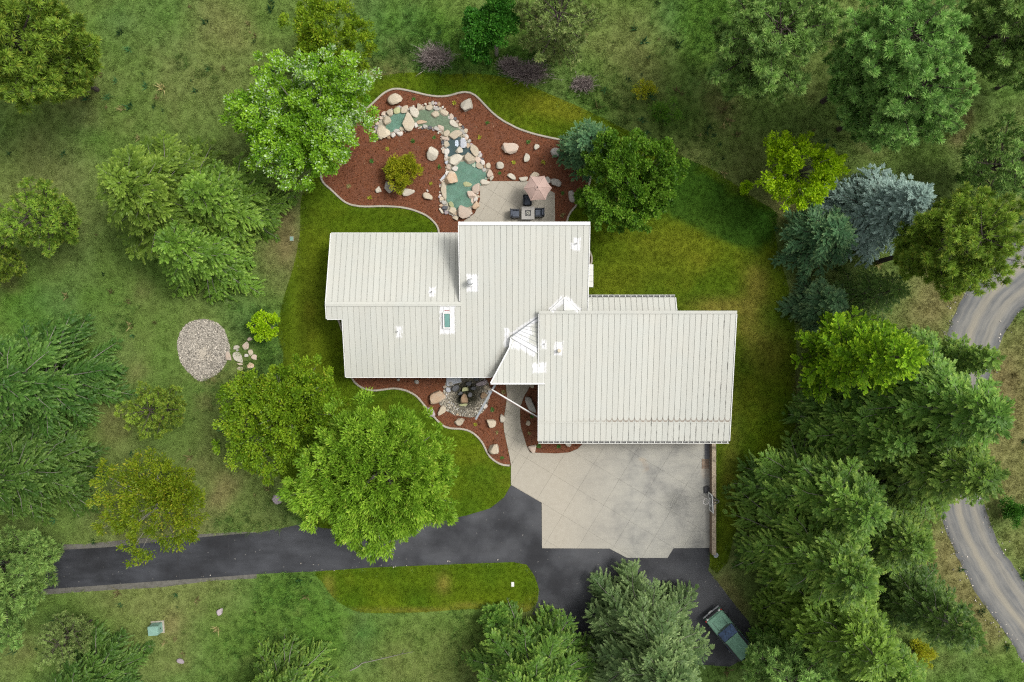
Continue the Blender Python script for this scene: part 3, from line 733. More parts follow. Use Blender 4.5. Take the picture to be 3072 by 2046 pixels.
# gutters with hangers
def gutter(x0, x1, y, z, sgn):
    b = MB(); wd = .15
    b.box(((x0+x1)/2, y+sgn*.012, z-.055), (x1-x0, .012, .11)); b.box(((x0+x1)/2, y+sgn*(wd+.01), z-.05), (x1-x0, .035, .13)); b.box(((x0+x1)/2, y+sgn*wd/2, z-.12), (x1-x0, wd, .012))
    g = hb(b, 'gutter', M['trim'])
    hb(MB().box(((x0+x1)/2, y+sgn*wd/2, z-.106), (x1-x0-.02, wd-.045, .008)), 'trough_floor', M['dark_metal'], g)  # dark strip along the bottom of the trough
    x = x0+.3; hm = MB().box((0, 0, 0), (.045, wd-.03, .012)).mesh('gutter_hanger'); hm.materials.append(M['trim']); w0 = wloc(g)
    while x < x1:
        o = bpy.data.objects.new('gutter_hanger', hm); COL.objects.link(o); o.parent = g
        o.location = Vector((x, y+sgn*wd*.5, z+.004))-w0; x += .4335
gutter(GX0, GX1, GYE-.02, GZE-.0, -1)
gutter(5.75, 12.44, 3.35, 3.9-.0, 1)
# cricket between the centre block and the garage
A, R, Lp, Rp = (3.94, 3.3, 4.735), (3.94, 2.28, 4.86), (2.86, 2.3, 4.53), (5.10, 2.3, 4.53)
b = MB(); lo = lambda p: (p[0], p[1], p[2]-.2)
b.add([A, R, Lp, lo(A), lo(R), lo(Lp)], [(0, 2, 1), (3, 4, 5), (0, 3, 5, 2), (2, 5, 4, 1)])
b.add([A, R, Rp, lo(A), lo(R), lo(Rp)], [(0, 1, 2), (3, 5, 4), (0, 2, 5, 3), (1, 4, 5, 2)])
ck = hb(b, 'roof', M['roof'])
for p, q in ((A, R), (A, Lp), (A, Rp)):
    hb(MB().tube([Vector(p)+Vector((0, 0, .01)), Vector(q)+Vector((0, 0, .01))], [.06, .06], 5), 'flashing', M['white'], ck)
# entry roof: slope parallel to the main roof plus a warped triangle draining to the garage
def ez(y): return 4.32+.062*(y-.3)
EA = (-.08, .3); EL = (-1.62, -3.20); EM = (-.18, -.48); EH = (2.03, -.95); ER = (2.46, -3.20)
ER2 = (2.46, -1.1)
tp = [(*p, ez(p[1])) for p in (EA, EM, EL, ER, ER2, EH)]
b = MB(); n = 6
b.add(tp+[(x, y, z-.20) for x, y, z in tp], [tuple(range(6)), tuple(range(11, 5, -1))]+[(i, i+6, (i+1) % 6+6, (i+1) % 6) for i in range(6)])
en = hb(b, 'roof', M['trim'])
x = -1.5
while x < 2.40:
    x2 = min(x+PW, 2.45)
    # upper boundary of this strip: left rake then hip line
    def top(xx):
        if xx <= EM[0]: return EL[1]+(EM[1]-EL[1])*(xx-EL[0])/(EM[0]-EL[0])
        if xx <= EA[0]: return EM[1]+(EA[1]-EM[1])*(xx-EM[0])/(EA[0]-EM[0])
        return EA[1]+(EH[1]-EA[1])*(min(xx, EH[0])-EA[0])/(EH[0]-EA[0])
    xa = x+.004; ya, yb_ = top(xa), top(x2); y0 = EL[1]
    q = [(xa, y0), (x2, y0), (x2, yb_), (xa, ya)]
    b = MB().hexa([(a, c, ez(c)+.003) for a, c in q], [(a, c, ez(c)+.026) for a, c in q])
    q = [(xa, y0), (xa+.026, y0), (xa+.026, min(ya, top(xa+.026))), (xa, ya)]
    b.hexa([(a, c, ez(c)+.0265) for a, c in q], [(a, c, ez(c)+.058) for a, c in q])
    hb(b, 'roof_panel', M['roof'], en); x += PW
for p, q in ((EL, EM), (EM, EA)):
    p3, q3 = Vector((*p, ez(p[1]))), Vector((*q, ez(q[1]))); dd = (q3-p3).normalized(); nn = Vector((-dd.y, dd.x, 0)).normalized()*.05
    dn = Vector((0, 0, .3)); up = Vector((0, 0, .06))
    hb(MB().hexa([p3-dn-nn, p3-dn+nn, q3-dn+nn, q3-dn-nn][::-1], [p3+up-nn, p3+up+nn, q3+up+nn, q3+up-nn][::-1]), 'rake_trim', M['white'], en)
hb(MB().box(((EL[0]+2.48)/2, EL[1]-.04, ez(EL[1])-.03), (2.48-EL[0], .12, .16)), 'gutter', M['white'], en)
VV = (2.0, 1.82, main_z(1.82)+.02)
tri = [(*EA, ez(EA[1])+.03), (*EH, ez(EH[1])+.03), VV]
b = MB().add(tri+[(x, y, z-.25) for x, y, z in tri], [(0, 1, 2), (5, 4, 3), (0, 3, 4, 1), (1, 4, 5, 2), (2, 5, 3, 0)])
sd_ = hb(b, 'roof', M['roof'])
for i in range(1, 7):      # seams fanning from the apex towards the garage
    t_ = i/7
    p0 = Vector(tri[0]).lerp(Vector(tri[2]), t_*.75); p1 = Vector(tri[1]).lerp(Vector(tri[2]), t_)
    hb(MB().tube([p0+Vector((0, 0, .004)), p1+Vector((0, 0, .004))], [.018, .018], 4), 'roof_seam', M['grey_metal'], sd_)
hb(MB().tube([Vector(tri[0])+Vector((0, 0, .02)), Vector(tri[1])+Vector((0, 0, .02))], [.07, .06], 6), 'hip_cap', M['roof'], sd_)
hb(MB().tube([Vector(tri[0])+Vector((0, 0, .02)), Vector(tri[2])+Vector((0, 0, .02))], [.035, .03], 6), 'flashing', M['grey_metal'], sd_)
# vents, flue, skylight
def on_main(px, py):
    z = 4.5
    for _ in range(6): p = P(px, py, z); z = main_z(p.y)
    return Vector((p.x, p.y, z))
def pipe(p, r, h, mat, parent, r2=None):
    return hb(MB().tube([p-Vector((0, 0, .05)), p+Vector((0, 0, h))], [r, r2 or r], 14), 'vent_pipe', mat, parent)
f = on_main(1412, 848)
fl = hb(MB().tube([f-Vector((0, 0, .1)), f+Vector((0, 0, .05)), f+Vector((0, 0, .12)), f+Vector((0, 0, .55))], [.34, .30, .17, .16], 18), 'flue', M['white'])
b = MB().tube([f+Vector((0, 0, .56)), f+Vector((0, 0, .60)), f+Vector((0, 0, .66)), f+Vector((0, 0, .74)), f+Vector((0, 0, .77))], [.16, .235, .235, .20, .08], 20)
hb(b, 'flue_cap', M['galv'], fl)
hb(MB().tube([f+Vector((0, 0, .62)), f+Vector((0, 0, .65))], [.245, .245], 20), 'flue_ring', M['dark_metal'], fl)
for px, py, r in ((1193, 994, .055), (1729, 731, .05)):
    v = pipe(on_main(px, py), r, .25, M['white'], d4); hb(MB().tube([on_main(px, py)+Vector((0, 0, .251)), on_main(px, py)+Vector((0, 0, .256))], [r*.75, r*.75], 10), 'vent_hole', M['dark_metal'], d4)
p = P(1296, 876, 4.2); zz = 4.6-.27*(p.y-RIDGE_Y); p.z = zz
pipe(p, .055, .25, M['white'], d1); hb(MB().tube([p+Vector((0, 0, .251)), p+Vector((0, 0, .256))], [.042, .042], 10), 'vent_hole', M['dark_metal'], d1)
def on_gar(px, py):
    z = 4.5
    for _ in range(6): p = P(px, py, z); z = GZB+(GZT-GZB)*(p.y-GYB)/(GYT-GYB)
    return Vector((p.x, p.y, z))
g1 = on_gar(1677, 1052)
pipe(g1, .13, .42, plain('beige_vent', (.50, .44, .33), .6), d5); pipe(g1-Vector((0, 0, .02)), .22, .1, M['white'], d5, .14)
g2 = on_gar(1633, 1032); pipe(g2, .045, .2, M['white'], d5); hb(MB().tube([g2+Vector((0, 0, .201)), g2+Vector((0, 0, .206))], [.034, .034], 10), 'vent_hole', M['dark_metal'], d5)
a, c = on_main(1333, 940), on_main(1351, 982)
sk = Matrix.Rotation(math.atan(PITCH), 3, 'X'); mid = (a+c)/2+Vector((0, 0, .09)); sw, sh = abs(c.x-a.x), abs(a.y-c.y)
skl = hb(MB().box(mid-Vector((0, 0, .03)), (sw+.02, sh+.02, .14), sk), 'skylight', M['dark_metal'])
fr = MB()
for dx, dy, ww, hh in ((-(sw+.09)/2, 0, .09, sh+.18), ((sw+.09)/2, 0, .09, sh+.18), (0, (sh+.09)/2, sw, .09), (0, -(sh+.09)/2, sw, .09)):
    fr.box(mid+sk @ Vector((dx, dy, .02)), (ww, hh, .16), sk)
hb(fr, 'frame', M['white'], skl)
hb(MB().box(mid+sk @ Vector((0, 0, .052)), (sw-.05, sh-.05, .012), sk), 'pane', M['skyglass'], skl)
hb(MB().box(mid+sk @ Vector((0, sh/2+.22, -.05)), (sw*.9, .035, .02), sk), 'flashing', plain('red_sealant', (.30, .05, .04), .7), skl)
# walls under the roofs
def wall(poly, topf, name='wall'):
    b = MB(); n = len(poly)
    b.v = [(x, y, 0) for x, y in poly]+[(x, y, topf(x, y)) for x, y in poly]
    b.f = [(i, (i+1) % n, n+(i+1) % n, n+i) for i in range(n)]
    return hb(b, name, M['siding'])
mz = lambda x, y: main_z(y)-.3
wall([(-13.4, 2.2), (-3.6, 2.2), (-3.6, 7.7), (-13.4, 7.7)], lambda x, y: min(main_z(y), 4.6-.27*(y-RIDGE_Y))-.26)
wall([(-12.2, -2.1), (-3.6, -2.1), (-3.6, 2.3), (-12.2, 2.3)], mz)
wall([(-3.4, -2.1), (5.2, -2.1), (5.2, 8.1), (-3.4, 8.1)], mz)
gz = lambda x, y: GZT-.171*(GYT-y)-.32
wall([(2.6, -7.0), (16.0, -7.0), (16.0, 1.9), (2.6, 1.9)], gz)
wall([(5.3, 1.95), (12.0, 1.95), (12.0, 2.9), (5.3, 2.9)], lambda x, y: 3.9-.1)
hb(MB().box((5.65, 5.06, 1.6), (.9, 1.5, 2.5)), 'bay_wall', M['siding'])
for cx in (4.6, 8.9, 13.2):
    gd = hb(MB().box((cx, -7.03, 1.1), (3.0, .06, 2.2)), 'garage_door', M['white'])
    for k in range(4): hb(MB().box((cx, -7.07, .3+k*.54), (2.9, .03, .48)), 'door_panel', M['white'], gd)
def window(c, wd, h, ax):
    d = (wd, .08, h) if ax == 'x' else (.08, wd, h)
    wf = hb(MB().box(c, d), 'window', M['white']); d2 = (wd-.16, .1, h-.16) if ax == 'x' else (.1, wd-.16, h-.16)
    hb(MB().box(c, d2), 'pane', M['glass'], wf)
for x in (-10.5, -7.8): window((x, -2.12, 1.6), 1.6, 1.3, 'x')
for x in (-11, -8.5, -6): window((x, 7.72, 1.5), 1.4, 1.2, 'x')
for x in (-1.8, 1, 3.8): window((x, 8.12, 1.4), 2.0, 2.1, 'x')
window((5.22, 6.9, 1.6), 1.2, 1.2, 'y'); window((16.02, -3, 1.6), 1.2, 1, 'y'); window((-13.42, 5, 1.6), 1.4, 1.2, 'y')
hb(MB().box((.3, -2.13, 1.1), (1.1, .08, 2.2)), 'front_door', plain('door_brown', (.12, .06, .03), .5))
# entry trellis: two beams at right angles with a post at their corner
tr_ = tag(empty('entry_trellis', P(1475, 1168, 2.45)), 'thin white and grey beams meeting at a post by the fountain', 'trellis')
def beam(p, q, wd, h, mat, name):
    p, q = Vector(p), Vector(q); d = (q-p); L = d.length; an = math.atan2(d.y, d.x)
    o = MB().box((L/2, 0, 0), (L, wd, h)).build(name, mat, tr_); o.location = p-tr_.location; o.rotation_euler = (0, 0, an); return o
J = P(1475, 1168, 2.45)
beam(J, P(1622, 1256, 2.45), .09, .16, M['white'], 'beam')
beam(P(1490, 1146, 2.3), P(1427, 1258, 2.3), .16, .14, M['grey_metal'], 'beam')
beam(P(1474, 1171, 2.58), P(1620, 1259, 2.58), .03, .05, plain('brown_rail', (.15, .08, .06), .6), 'rail')
for pt, hh in ((J, 2.37), (P(1430, 1253, 2.3), 2.23)):
    o = MB().box((0, 0, -hh/2), (.1, .1, hh)).build('post', M['grey_metal'], tr_); o.location = Vector((pt.x, pt.y, hh))-tr_.location

# ------------------------------------------------------------------ rocks
_ico = {}
def ico(n):
    if n not in _ico:
        bm = bmesh.new(); bmesh.ops.create_icosphere(bm, subdivisions=n, radius=1)
        _ico[n] = (np.array([v.co[:] for v in bm.verts]), [tuple(v.index for v in f.verts) for f in bm.faces]); bm.free()
    return _ico[n]
def rock_mesh(seed, rx, ry, h, sub=3, planes=8, flat=.72):
    r = np.random.RandomState(seed); D, F = ico(sub)
    N = r.normal(size=(planes, 3)); N[:, 2] *= .42; N /= np.linalg.norm(N, axis=1)[:, None]
    N = np.vstack([N, [[.08*r.randn(), .08*r.randn(), 1]]]); N[-1] /= np.linalg.norm(N[-1])
    off = np.concatenate([r.uniform(.55, .93, planes), [flat]])
    dots = D @ N.T; rad = np.where(dots > .05, off/np.maximum(dots, .05), 9).min(1)
    rad = np.minimum(rad, 1.08)
    w0 = r.normal(size=(6, 3))*2.4; ph = r.rand(6)*6
    rad = rad*(1+.022*np.sin(D @ w0.T+ph).sum(1)/2)
    V = D*rad[:, None]; m = np.abs(V).max(0)
    V = V/m*np.array([rx, ry, h*.62]); V[:, 2] += h*.38
    V[:, 2] = np.maximum(V[:, 2], -.05)
    me = bpy.data.meshes.new('rock'); me.from_pydata(V.tolist(), [], F)
    return me
rk = [100]
def rock(px, py, rx, ry, kind, rot=0, h=None, name='boulder', label=None, parent=None, group=None, base=.02, sub=3, flat=.72, cat='boulder'):
    rk[0] += 1
    h = h or min(.75, .95*min(rx, ry)/S*1.15)
    zc = base+h*.7; k = (H-zc)/H/S
    o = link(name, rock_mesh(rk[0], rx*k, ry*k, h, sub, flat=flat), ST[kind])
    p = P(px, py, zc); o.location = (p.x, p.y, base); o.rotation_euler = (0, 0, -math.radians(rot))
    if parent is not None:
        o.parent = parent; o.location = o.location-parent.location
    elif label: tag(o, label, cat, group)
    return o
GB = 'landscape boulders set in the red mulch'
for a in [
 (1186,296,25,18,'tan',-15,'large pointed tan boulder at the top left corner of the pond bed'),
 (1400,314,20,23,'pale',15,'pale square boulder near the kerb beyond the upper stream'),
 (1294,456,21,24,'pale',0,'rounded pale boulder inside the curve of the stream'),
 (1532,443,29,18,'pink',5,'broad cracked peach boulder in the mulch above the patio'),
 (1610,440,8,10,'pale',20,'small pale stone right of the broad peach boulder'),
 (1579,474,11,15,'pale',0,'upright pale stone between the peach boulder and the umbrella'),
 (1499,496,13,12,'pale',0,'round pale stone between the pond and the peach boulder'),
 (1537,531,17,9,'pale',30,'wedge shaped speckled stone at the far edge of the patio'),
 (1571,536,14,8,'pale',-8,'low pale stone touching the pink umbrella on its left'),
 (1604,526,15,11,'tan',0,'tan boulder half hidden behind the pink umbrella'),
 (1643,540,9,12,'grey',-25,'grey stone peeking out right of the pink umbrella'),
 (1670,549,19,13,'grey',20,'craggy grey boulder right of the umbrella'),
 (1717,587,11,20,'grey',-8,'smooth grey slab stone beside the lime shrub'),
 (1667,456,16,15,'grey',0,'rough grey white boulder under the blue green spruce'),
 (1134,570,10,12,'pale',10,'small pale boulder left of the golden shrub'),
 (1168,562,15,18,'grey',0,'grey boulder tucked under the golden shrub on the left'),
 (1222,574,21,12,'pale',-15,'flat pale boulder under the golden shrub on the right'),
 (1284,588,18,11,'tan',25,'oval tan stone between golden shrub and pond'),
 (1282,572,4,4,'white',0,'tiny white stone above the oval tan stone'),
 (1310,1189,27,20,'orange',-28,'big rounded orange boulder left of the fountain'),
 (1293,1236,13,17,'purple',-10,'grey brown boulder sitting on the front kerb'),
 (1324,1232,13,17,'tan',15,'tan five sided stone between orange boulder and front kerb'),
 (1377,1266,17,12,'tan',-10,'flat triangular tan stone below the pebble ring'),
 (1472,1269,17,14,'tan',35,'flat tan stone below the end of the grey beam'),
 (1507,1254,9,14,'pale',0,'pale rounded stone overlapping the garden path'),
 (1484,1346,18,20,'tan',20,'large pale boulder near the lower tip of the front bed'),
 (1592,1216,12,29,'grey',-32,'long rough grey boulder between path and garage'),
 (1583,1271,8,10,'tan',20,'small tan stone between path and garage'),
 (1597,1346,14,13,'pink',10,'peach stone at the corner of the path and parking pad'),
 (1706,1332,11,8,'pale',15,'pale stone under the garage eave by the pad'),
 (1596,1158,7,7,'tan',0,'small stone beside the path under the entry roof'),
 (1195,1140,6,5,'grey',-20,'little grey stone under the long front eave, left of a pair'),
 (1250,1145,8,7,'grey',0,'little grey stone under the long front eave, right of a pair')]:
    rock(a[0], a[1], a[2], a[3], a[4], a[5], label=a[6], group=GB)
rock(828, 1497, 13, 19, 'purple', -35, label='brownish boulder lying in rough grass beside the front tree')
rock(658, 1836, 9, 13, 'purple', 30, label='small grey rock in the grass below the driveway')
rock(540, 1985, 12, 8, 'purple', 20, label='low grey rock by the bottom left conifer')
fg = 'flat stones laid at the end of the gravel patch'
for a in [(683,1070,11,15,'pink',0,'oval peach stone touching the gravel patch'),(715,1072,20,14,'pale',25,'biggest pale stone right of the gravel patch'),(762,1073,10,10,'pink',0,'square peach stone farthest right of the gravel patch'),
          (749,1096,13,9,'orange',0,'orange stained stone low in the group by the gravel'),(719,1106,10,7,'tan',5,'lowest tan stone of the group by the gravel'),(720,1092,10,4,'tan',5,'thin sliver of stone above the lowest tan stone'),
          (735,1040,11,16,'pink',15,'tall pink stone at the top of the gravel group'),(748,1017,9,6,'pink',0,'small peach stone above the tall pink stone'),(750,1057,9,10,'tan',-20,'tan stone right of the tall pink stone'),
          (708,1041,10,7,'pale',-20,'pale stone left of the tall pink stone'),(711,1050,5,4,'grey',0,'small grey stone left of the tall pink stone'),(738,1066,7,5,'white',0,'small white stone between the biggest pale stone and square peach stone')]:
    rock(a[0], a[1], a[2], a[3], a[4], a[5], label=a[6], group=fg, h=.16, flat=.5)

# pond -----------------------------------------------------------------------
pond = tag(empty('garden_pond', P(1370, 480, 0)), 'curving rock lined pond and stream with green water in red mulch', 'pond')
def c1(x, y): return (1100+x/6.197, 260+y/6.197)
def c2(x, y): return (1280+x/6.197, 420+y/6.197)
bed_px = [c1(*p) for p in [(180,800),(240,620),(360,500),(560,420),(760,400),(960,390),(1180,340),(1380,380),(1560,540),(1740,740),(1830,900),(1920,1050),(2040,1200),(2120,1350),(2190,1480)]]+[c2(*p) for p in [(1150,560),(1180,700),(1060,770),(1000,860),(940,1000),(900,1220),(760,1400),(560,1420),(360,1330),(280,1150),(280,900),(330,700),(380,520),(360,380),(330,250)]]+[c1(*p) for p in [(1440,1150),(1440,1020),(1400,900),(1330,800),(1200,760),(1000,740),(860,760),(640,820),(420,900),(260,940)]]
def child_sheet(name, pts, z, mat, parent):
    o = sheet(name, [P2(x, y, z) for x, y in pts], z, mat, parent=parent); o.location = -parent.location; return o
M['pondbed'] = plain('pond_gravel', (.33, .30, .23), .9, var=.35, sc=7, bump=.6)
child_sheet('pond_bed', bed_px, .04, M['pondbed'], pond)
def water(name, c, opac, rip=6.):
    t = NT(name); d = t.new('ShaderNodeBsdfDiffuse'); tr = t.new('ShaderNodeBsdfTransparent'); g = t.new('ShaderNodeBsdfGlossy')
    n = t.noise(1.6, 4, .6)
    t.put(d.inputs[0], t.mix(t.ramp(n, .3, .7), tuple(k*.82 for k in c), tuple(k*1.15 for k in c)))
    tr.inputs[0].default_value = (.62, .86, .74, 1); g.inputs['Roughness'].default_value = .06
    bp = t.new('ShaderNodeBump'); bp.inputs['Strength'].default_value = .15; bp.inputs['Distance'].default_value = .02; t.l.new(t.noise(rip, 3), bp.inputs['Height']); t.l.new(bp.outputs[0], g.inputs['Normal'])
    m1 = t.new('ShaderNodeMixShader'); t.put(m1.inputs[0], t.ramp(n, .3, .7, opac-.08, opac+.08)); t.l.new(tr.outputs[0], m1.inputs[1]); t.l.new(d.outputs[0], m1.inputs[2])
    fr = t.new('ShaderNodeFresnel'); fr.inputs[0].default_value = 1.33
    m2 = t.new('ShaderNodeMixShader'); t.l.new(fr.outputs[0], m2.inputs[0]); t.l.new(m1.outputs[0], m2.inputs[1]); t.l.new(g.outputs[0], m2.inputs[2])
    t.l.new(m2.outputs[0], t.out.inputs[0]); t.n.remove(t.b); return t.m
W1 = water('green_pool_water', (.135, .250, .195), .62); W2 = water('clear_stream_water', (.20, .235, .165), .42); W3 = water('dark_cascade_water', (.055, .085, .095), .75, 14.)
child_sheet('pool_water', [c1(*p) for p in [(430,560),(560,480),(720,470),(720,640),(720,790),(560,810),(430,850),(360,770),(360,690)]], .13, W1, pond)
child_sheet('stream_water', [c1(*p) for p in [(850,540),(980,440),(1200,410),(1420,480),(1560,540),(1620,690),(1740,800),(1600,890),(1460,840),(1390,740),(1200,740),(930,730),(860,660)]], .11, W2, pond)
child_sheet('pool_water', [c1(*p) for p in [(1510,970),(1750,930),(1780,1100),(1960,1140),(1960,1240),(1780,1270),(1600,1300),(1490,1290),(1450,1150)]], .11, W3, pond)
child_sheet('pool_water', [c2(*p) for p in [(560,400),(900,400),(980,500),(1060,540),(1120,640),(1120,740),(1000,850),(870,900),(820,1000),(860,1100),(860,1220),(720,1260),(570,1320),(460,1260),(370,1120),(330,900),(400,820),(480,740),(500,560)]], .12, W1, pond)
splash = sheet('splash', [P2(*c1(*p), .125) for p in [(1655,990),(1700,1000),(1715,1080),(1690,1120),(1650,1100),(1640,1040)]], .125, plain('white_water', (.42, .48, .55), .3, var=.6, sc=14), parent=pond); splash.location = -pond.location
def prock(f, x, y, rx, ry, kind, rot=0, h=None, base=.03, sub=3, flat=.72):
    px, py = f(x, y); q = 1/6.197*1.06
    return rock(px, py, rx*q, ry*q, kind, rot, h, 'stone', None, pond, base=base, sub=sub, flat=flat)
for a in [(435,480,78,68,'tan'),(560,440,62,72,'moss'),(310,490,42,47,'pink'),(595,390,38,28,'grey'),(705,415,82,72,'tan'),(885,450,80,110,'pale',-30),(985,375,62,67,'tan'),(1150,380,67,57,'tan'),(1225,300,32,42,'grey'),
 (1285,300,28,32,'purple'),(1340,320,32,42,'brown'),(1285,400,77,42,'grey'),(1265,515,80,62,'tan',-35),(1440,480,98,58,'tan',35),(1570,550,42,62,'pink',-20),(1640,585,35,35,'dark'),(1630,700,108,50,'pale',42),
 (1690,640,32,26,'pink'),(1735,700,36,30,'orange',25),(1785,750,28,42,'dark',-20),(1850,810,42,52,'tan'),(1790,830,70,40,'grey',45),(1650,890,135,78,'tan',-28),(1490,875,66,75,'tan'),(1385,770,85,55,'pink',55),(1290,775,58,46,'grey'),
 (1180,755,46,36,'dark'),(1080,740,48,42,'grey'),(1040,770,26,22,'dark'),(390,625,90,78,'tan'),(305,830,118,130,'tan'),(265,580,35,36,'pink'),(350,550,42,28,'pale'),(190,680,36,42,'pink'),(165,760,26,32,'purple'),
 (155,835,26,30,'pink'),(185,920,55,30,'dark',40),(245,960,40,25,'grey',30),(480,890,52,52,'white'),(610,870,60,46,'white'),(405,930,32,36,'brown'),(560,810,66,40,'grey',-15),(650,780,58,40,'tan',30),(640,850,40,40,'pink'),
 (775,640,112,170,'tan'),(1020,650,95,42,'orange',-8),(910,715,44,50,'white'),(1455,960,85,46,'pink',30),(1485,1060,50,72,'tan'),(1412,1040,30,42,'dark'),(1420,1130,26,26,'grey'),(1440,1190,40,52,'pink'),(1480,1215,55,66,'white'),
 (1480,1300,36,46,'white'),(1485,1400,36,36,'blue'),(1780,1040,72,98,'blue',-15),(1870,1085,42,58,'orange'),(1850,915,52,36,'white',45),(1840,960,40,40,'pink'),(1905,1010,36,36,'grey'),(1990,1160,76,130,'tan',-22),
 (1715,1180,76,66,'pale'),(1645,1345,136,108,'pale'),(1895,1320,130,104,'tan'),(2100,1220,28,32,'white'),(2110,1290,42,36,'white'),(2060,1360,54,62,'pink'),(2150,1400,40,58,'white',-30),(1640,1510,62,56,'white'),(1505,1490,42,56,'orange',-20)]:
    prock(c1, *a, flat=.5 if max(a[2], a[3]) > 100 else .66)
for a in [(990,490,52,86,'tan',-45),(1085,500,26,62,'brown',-15),(1060,560,46,40,'grey'),(1150,475,54,54,'tan'),(1165,630,72,88,'pink'),(1200,700,42,64,'pale'),(440,715,128,145,'orange'),(380,610,40,60,'white',30),(310,690,26,80,'blue',38),
 (265,745,26,20,'white'),(322,940,58,170,'tan',-14),(300,1090,68,38,'tan',-10),(268,1040,22,22,'pink'),(305,1150,66,48,'grey',20),(450,1200,72,46,'moss',55),(265,1210,42,26,'orange'),(258,1305,76,28,'pale',50),(345,1255,62,44,'dark',-30),
 (360,1345,48,36,'purple'),(470,1310,78,76,'tan'),(480,1370,44,30,'grey'),(530,1360,40,30,'orange'),(700,1330,134,128,'pink'),(545,1440,68,56,'tan'),(920,1215,86,84,'orange'),(905,1090,42,60,'white'),(850,1120,30,60,'pink'),(840,1000,82,96,'pink',-30),
 (925,890,86,104,'pink'),(1090,785,95,55,'pale',10),(405,500,42,62,'pink',-20),(430,470,40,40,'pale'),(870,470,40,44,'sunk')]:
    prock(c2, *a, flat=.55 if max(a[2], a[3]) > 100 else .66)
prock(c2, 755, 830, 86, 60, 'moss', 0, .17, .03)
for a in [(895,675,66,50),(660,690,38,30),(630,980,55,86),(655,1080,52,40),(760,1150,40,30),(560,1050,40,40),(700,560,50,40),(520,900,40,46)]:
    prock(c2, *a, 'sunk', 0, .085, .025)
rp = random.Random(8)
outl = smooth_path(bed_px, 8, True)
for i, (x, y) in enumerate(outl):      # small packing stones along the rim
    for k in range(2):
        r = rp.uniform(2.2, 5.2)
        rock(x+rp.uniform(-7, 5), y+rp.uniform(-7, 5), r, r*rp.uniform(.7, 1.1), rp.choice(['grey', 'tan', 'pink', 'white', 'purple', 'dark', 'pale']), rp.uniform(0, 180), None, 'stone', None, pond, sub=2)

# fountain ---------------------------------------------------------------------
fn = tag(empty('fountain', P(1392, 1196, 0)), 'bubbling stone fountain in a ring of pebbles under the front eave', 'fountain')
peb = [(1337,1150),(1325,1193),(1316,1209),(1337,1230),(1360,1243),(1397,1250),(1426,1251),(1442,1240),(1458,1225),(1464,1203),(1470,1177),(1466,1150),(1430,1120),(1360,1120)]
pebw = smooth_path([P2(x, y) for x, y in peb], .3, True)
s_ = sheet('pebble_bed', pebw, .030, plain('wet_pebble_bed', (.10, .09, .065), .7, var=.6, sc=12, bump=.8), parent=fn); s_.location = -fn.location
s_ = sheet('basin_water', smooth_path([P2(x, y) for x, y in [(1362,1176),(1376,1150),(1400,1140),(1430,1150),(1440,1180),(1434,1208),(1412,1224),(1382,1222),(1364,1204)]], .3, True), .038, plain('dark_basin_water', (.030, .032, .018), .1, var=.4, sc=9), parent=fn); s_.location = -fn.location
for a in [(1392,1199,12,18,'brown',0,.85),(1394,1169,11,8,'moss',0,.4),(1364,1165,13,12,'dark',10,.4),(1445,1148,18,9,'purple',-12,.35),(1462,1164,13,7,'tan',30,.3),(1451,1188,11,11,'brown',0,.4),(1411,1185,8,8,'dark',0,.3),(1380,1180,8,6,'dark',0,.25),
          (1420,1165,9,7,'dark',0,.3),(1468,1175,6,6,'blue',0,.25),(1343,1168,10,9,'blue',30,.25),(1333,1162,5,4,'pink',0,.15),(1352,1152,7,6,'grey',0,.2),(1372,1244,5,4,'orange',0,.15),(1455,1218,9,7,'white',-30,.15),(1390,1214,14,5,'moss',0,.12),(1405,1150,10,8,'dark',0,.35),(1430,1137,8,8,'dark',0,.3)]:
    rock(a[0], a[1], a[2], a[3], a[4], a[5], a[6], 'stone', None, fn)
p = P(1361, 1143, .15); o = MB().prism([P2(x, y, .12) for x, y in [(1339,1128),(1380,1128),(1385,1146),(1362,1152),(1355,1157),(1340,1158)]], .03, .14).build('stone_slab', ST['blue'])
tag(o, 'flat blue grey slab beside the fountain under the eave', 'slab')

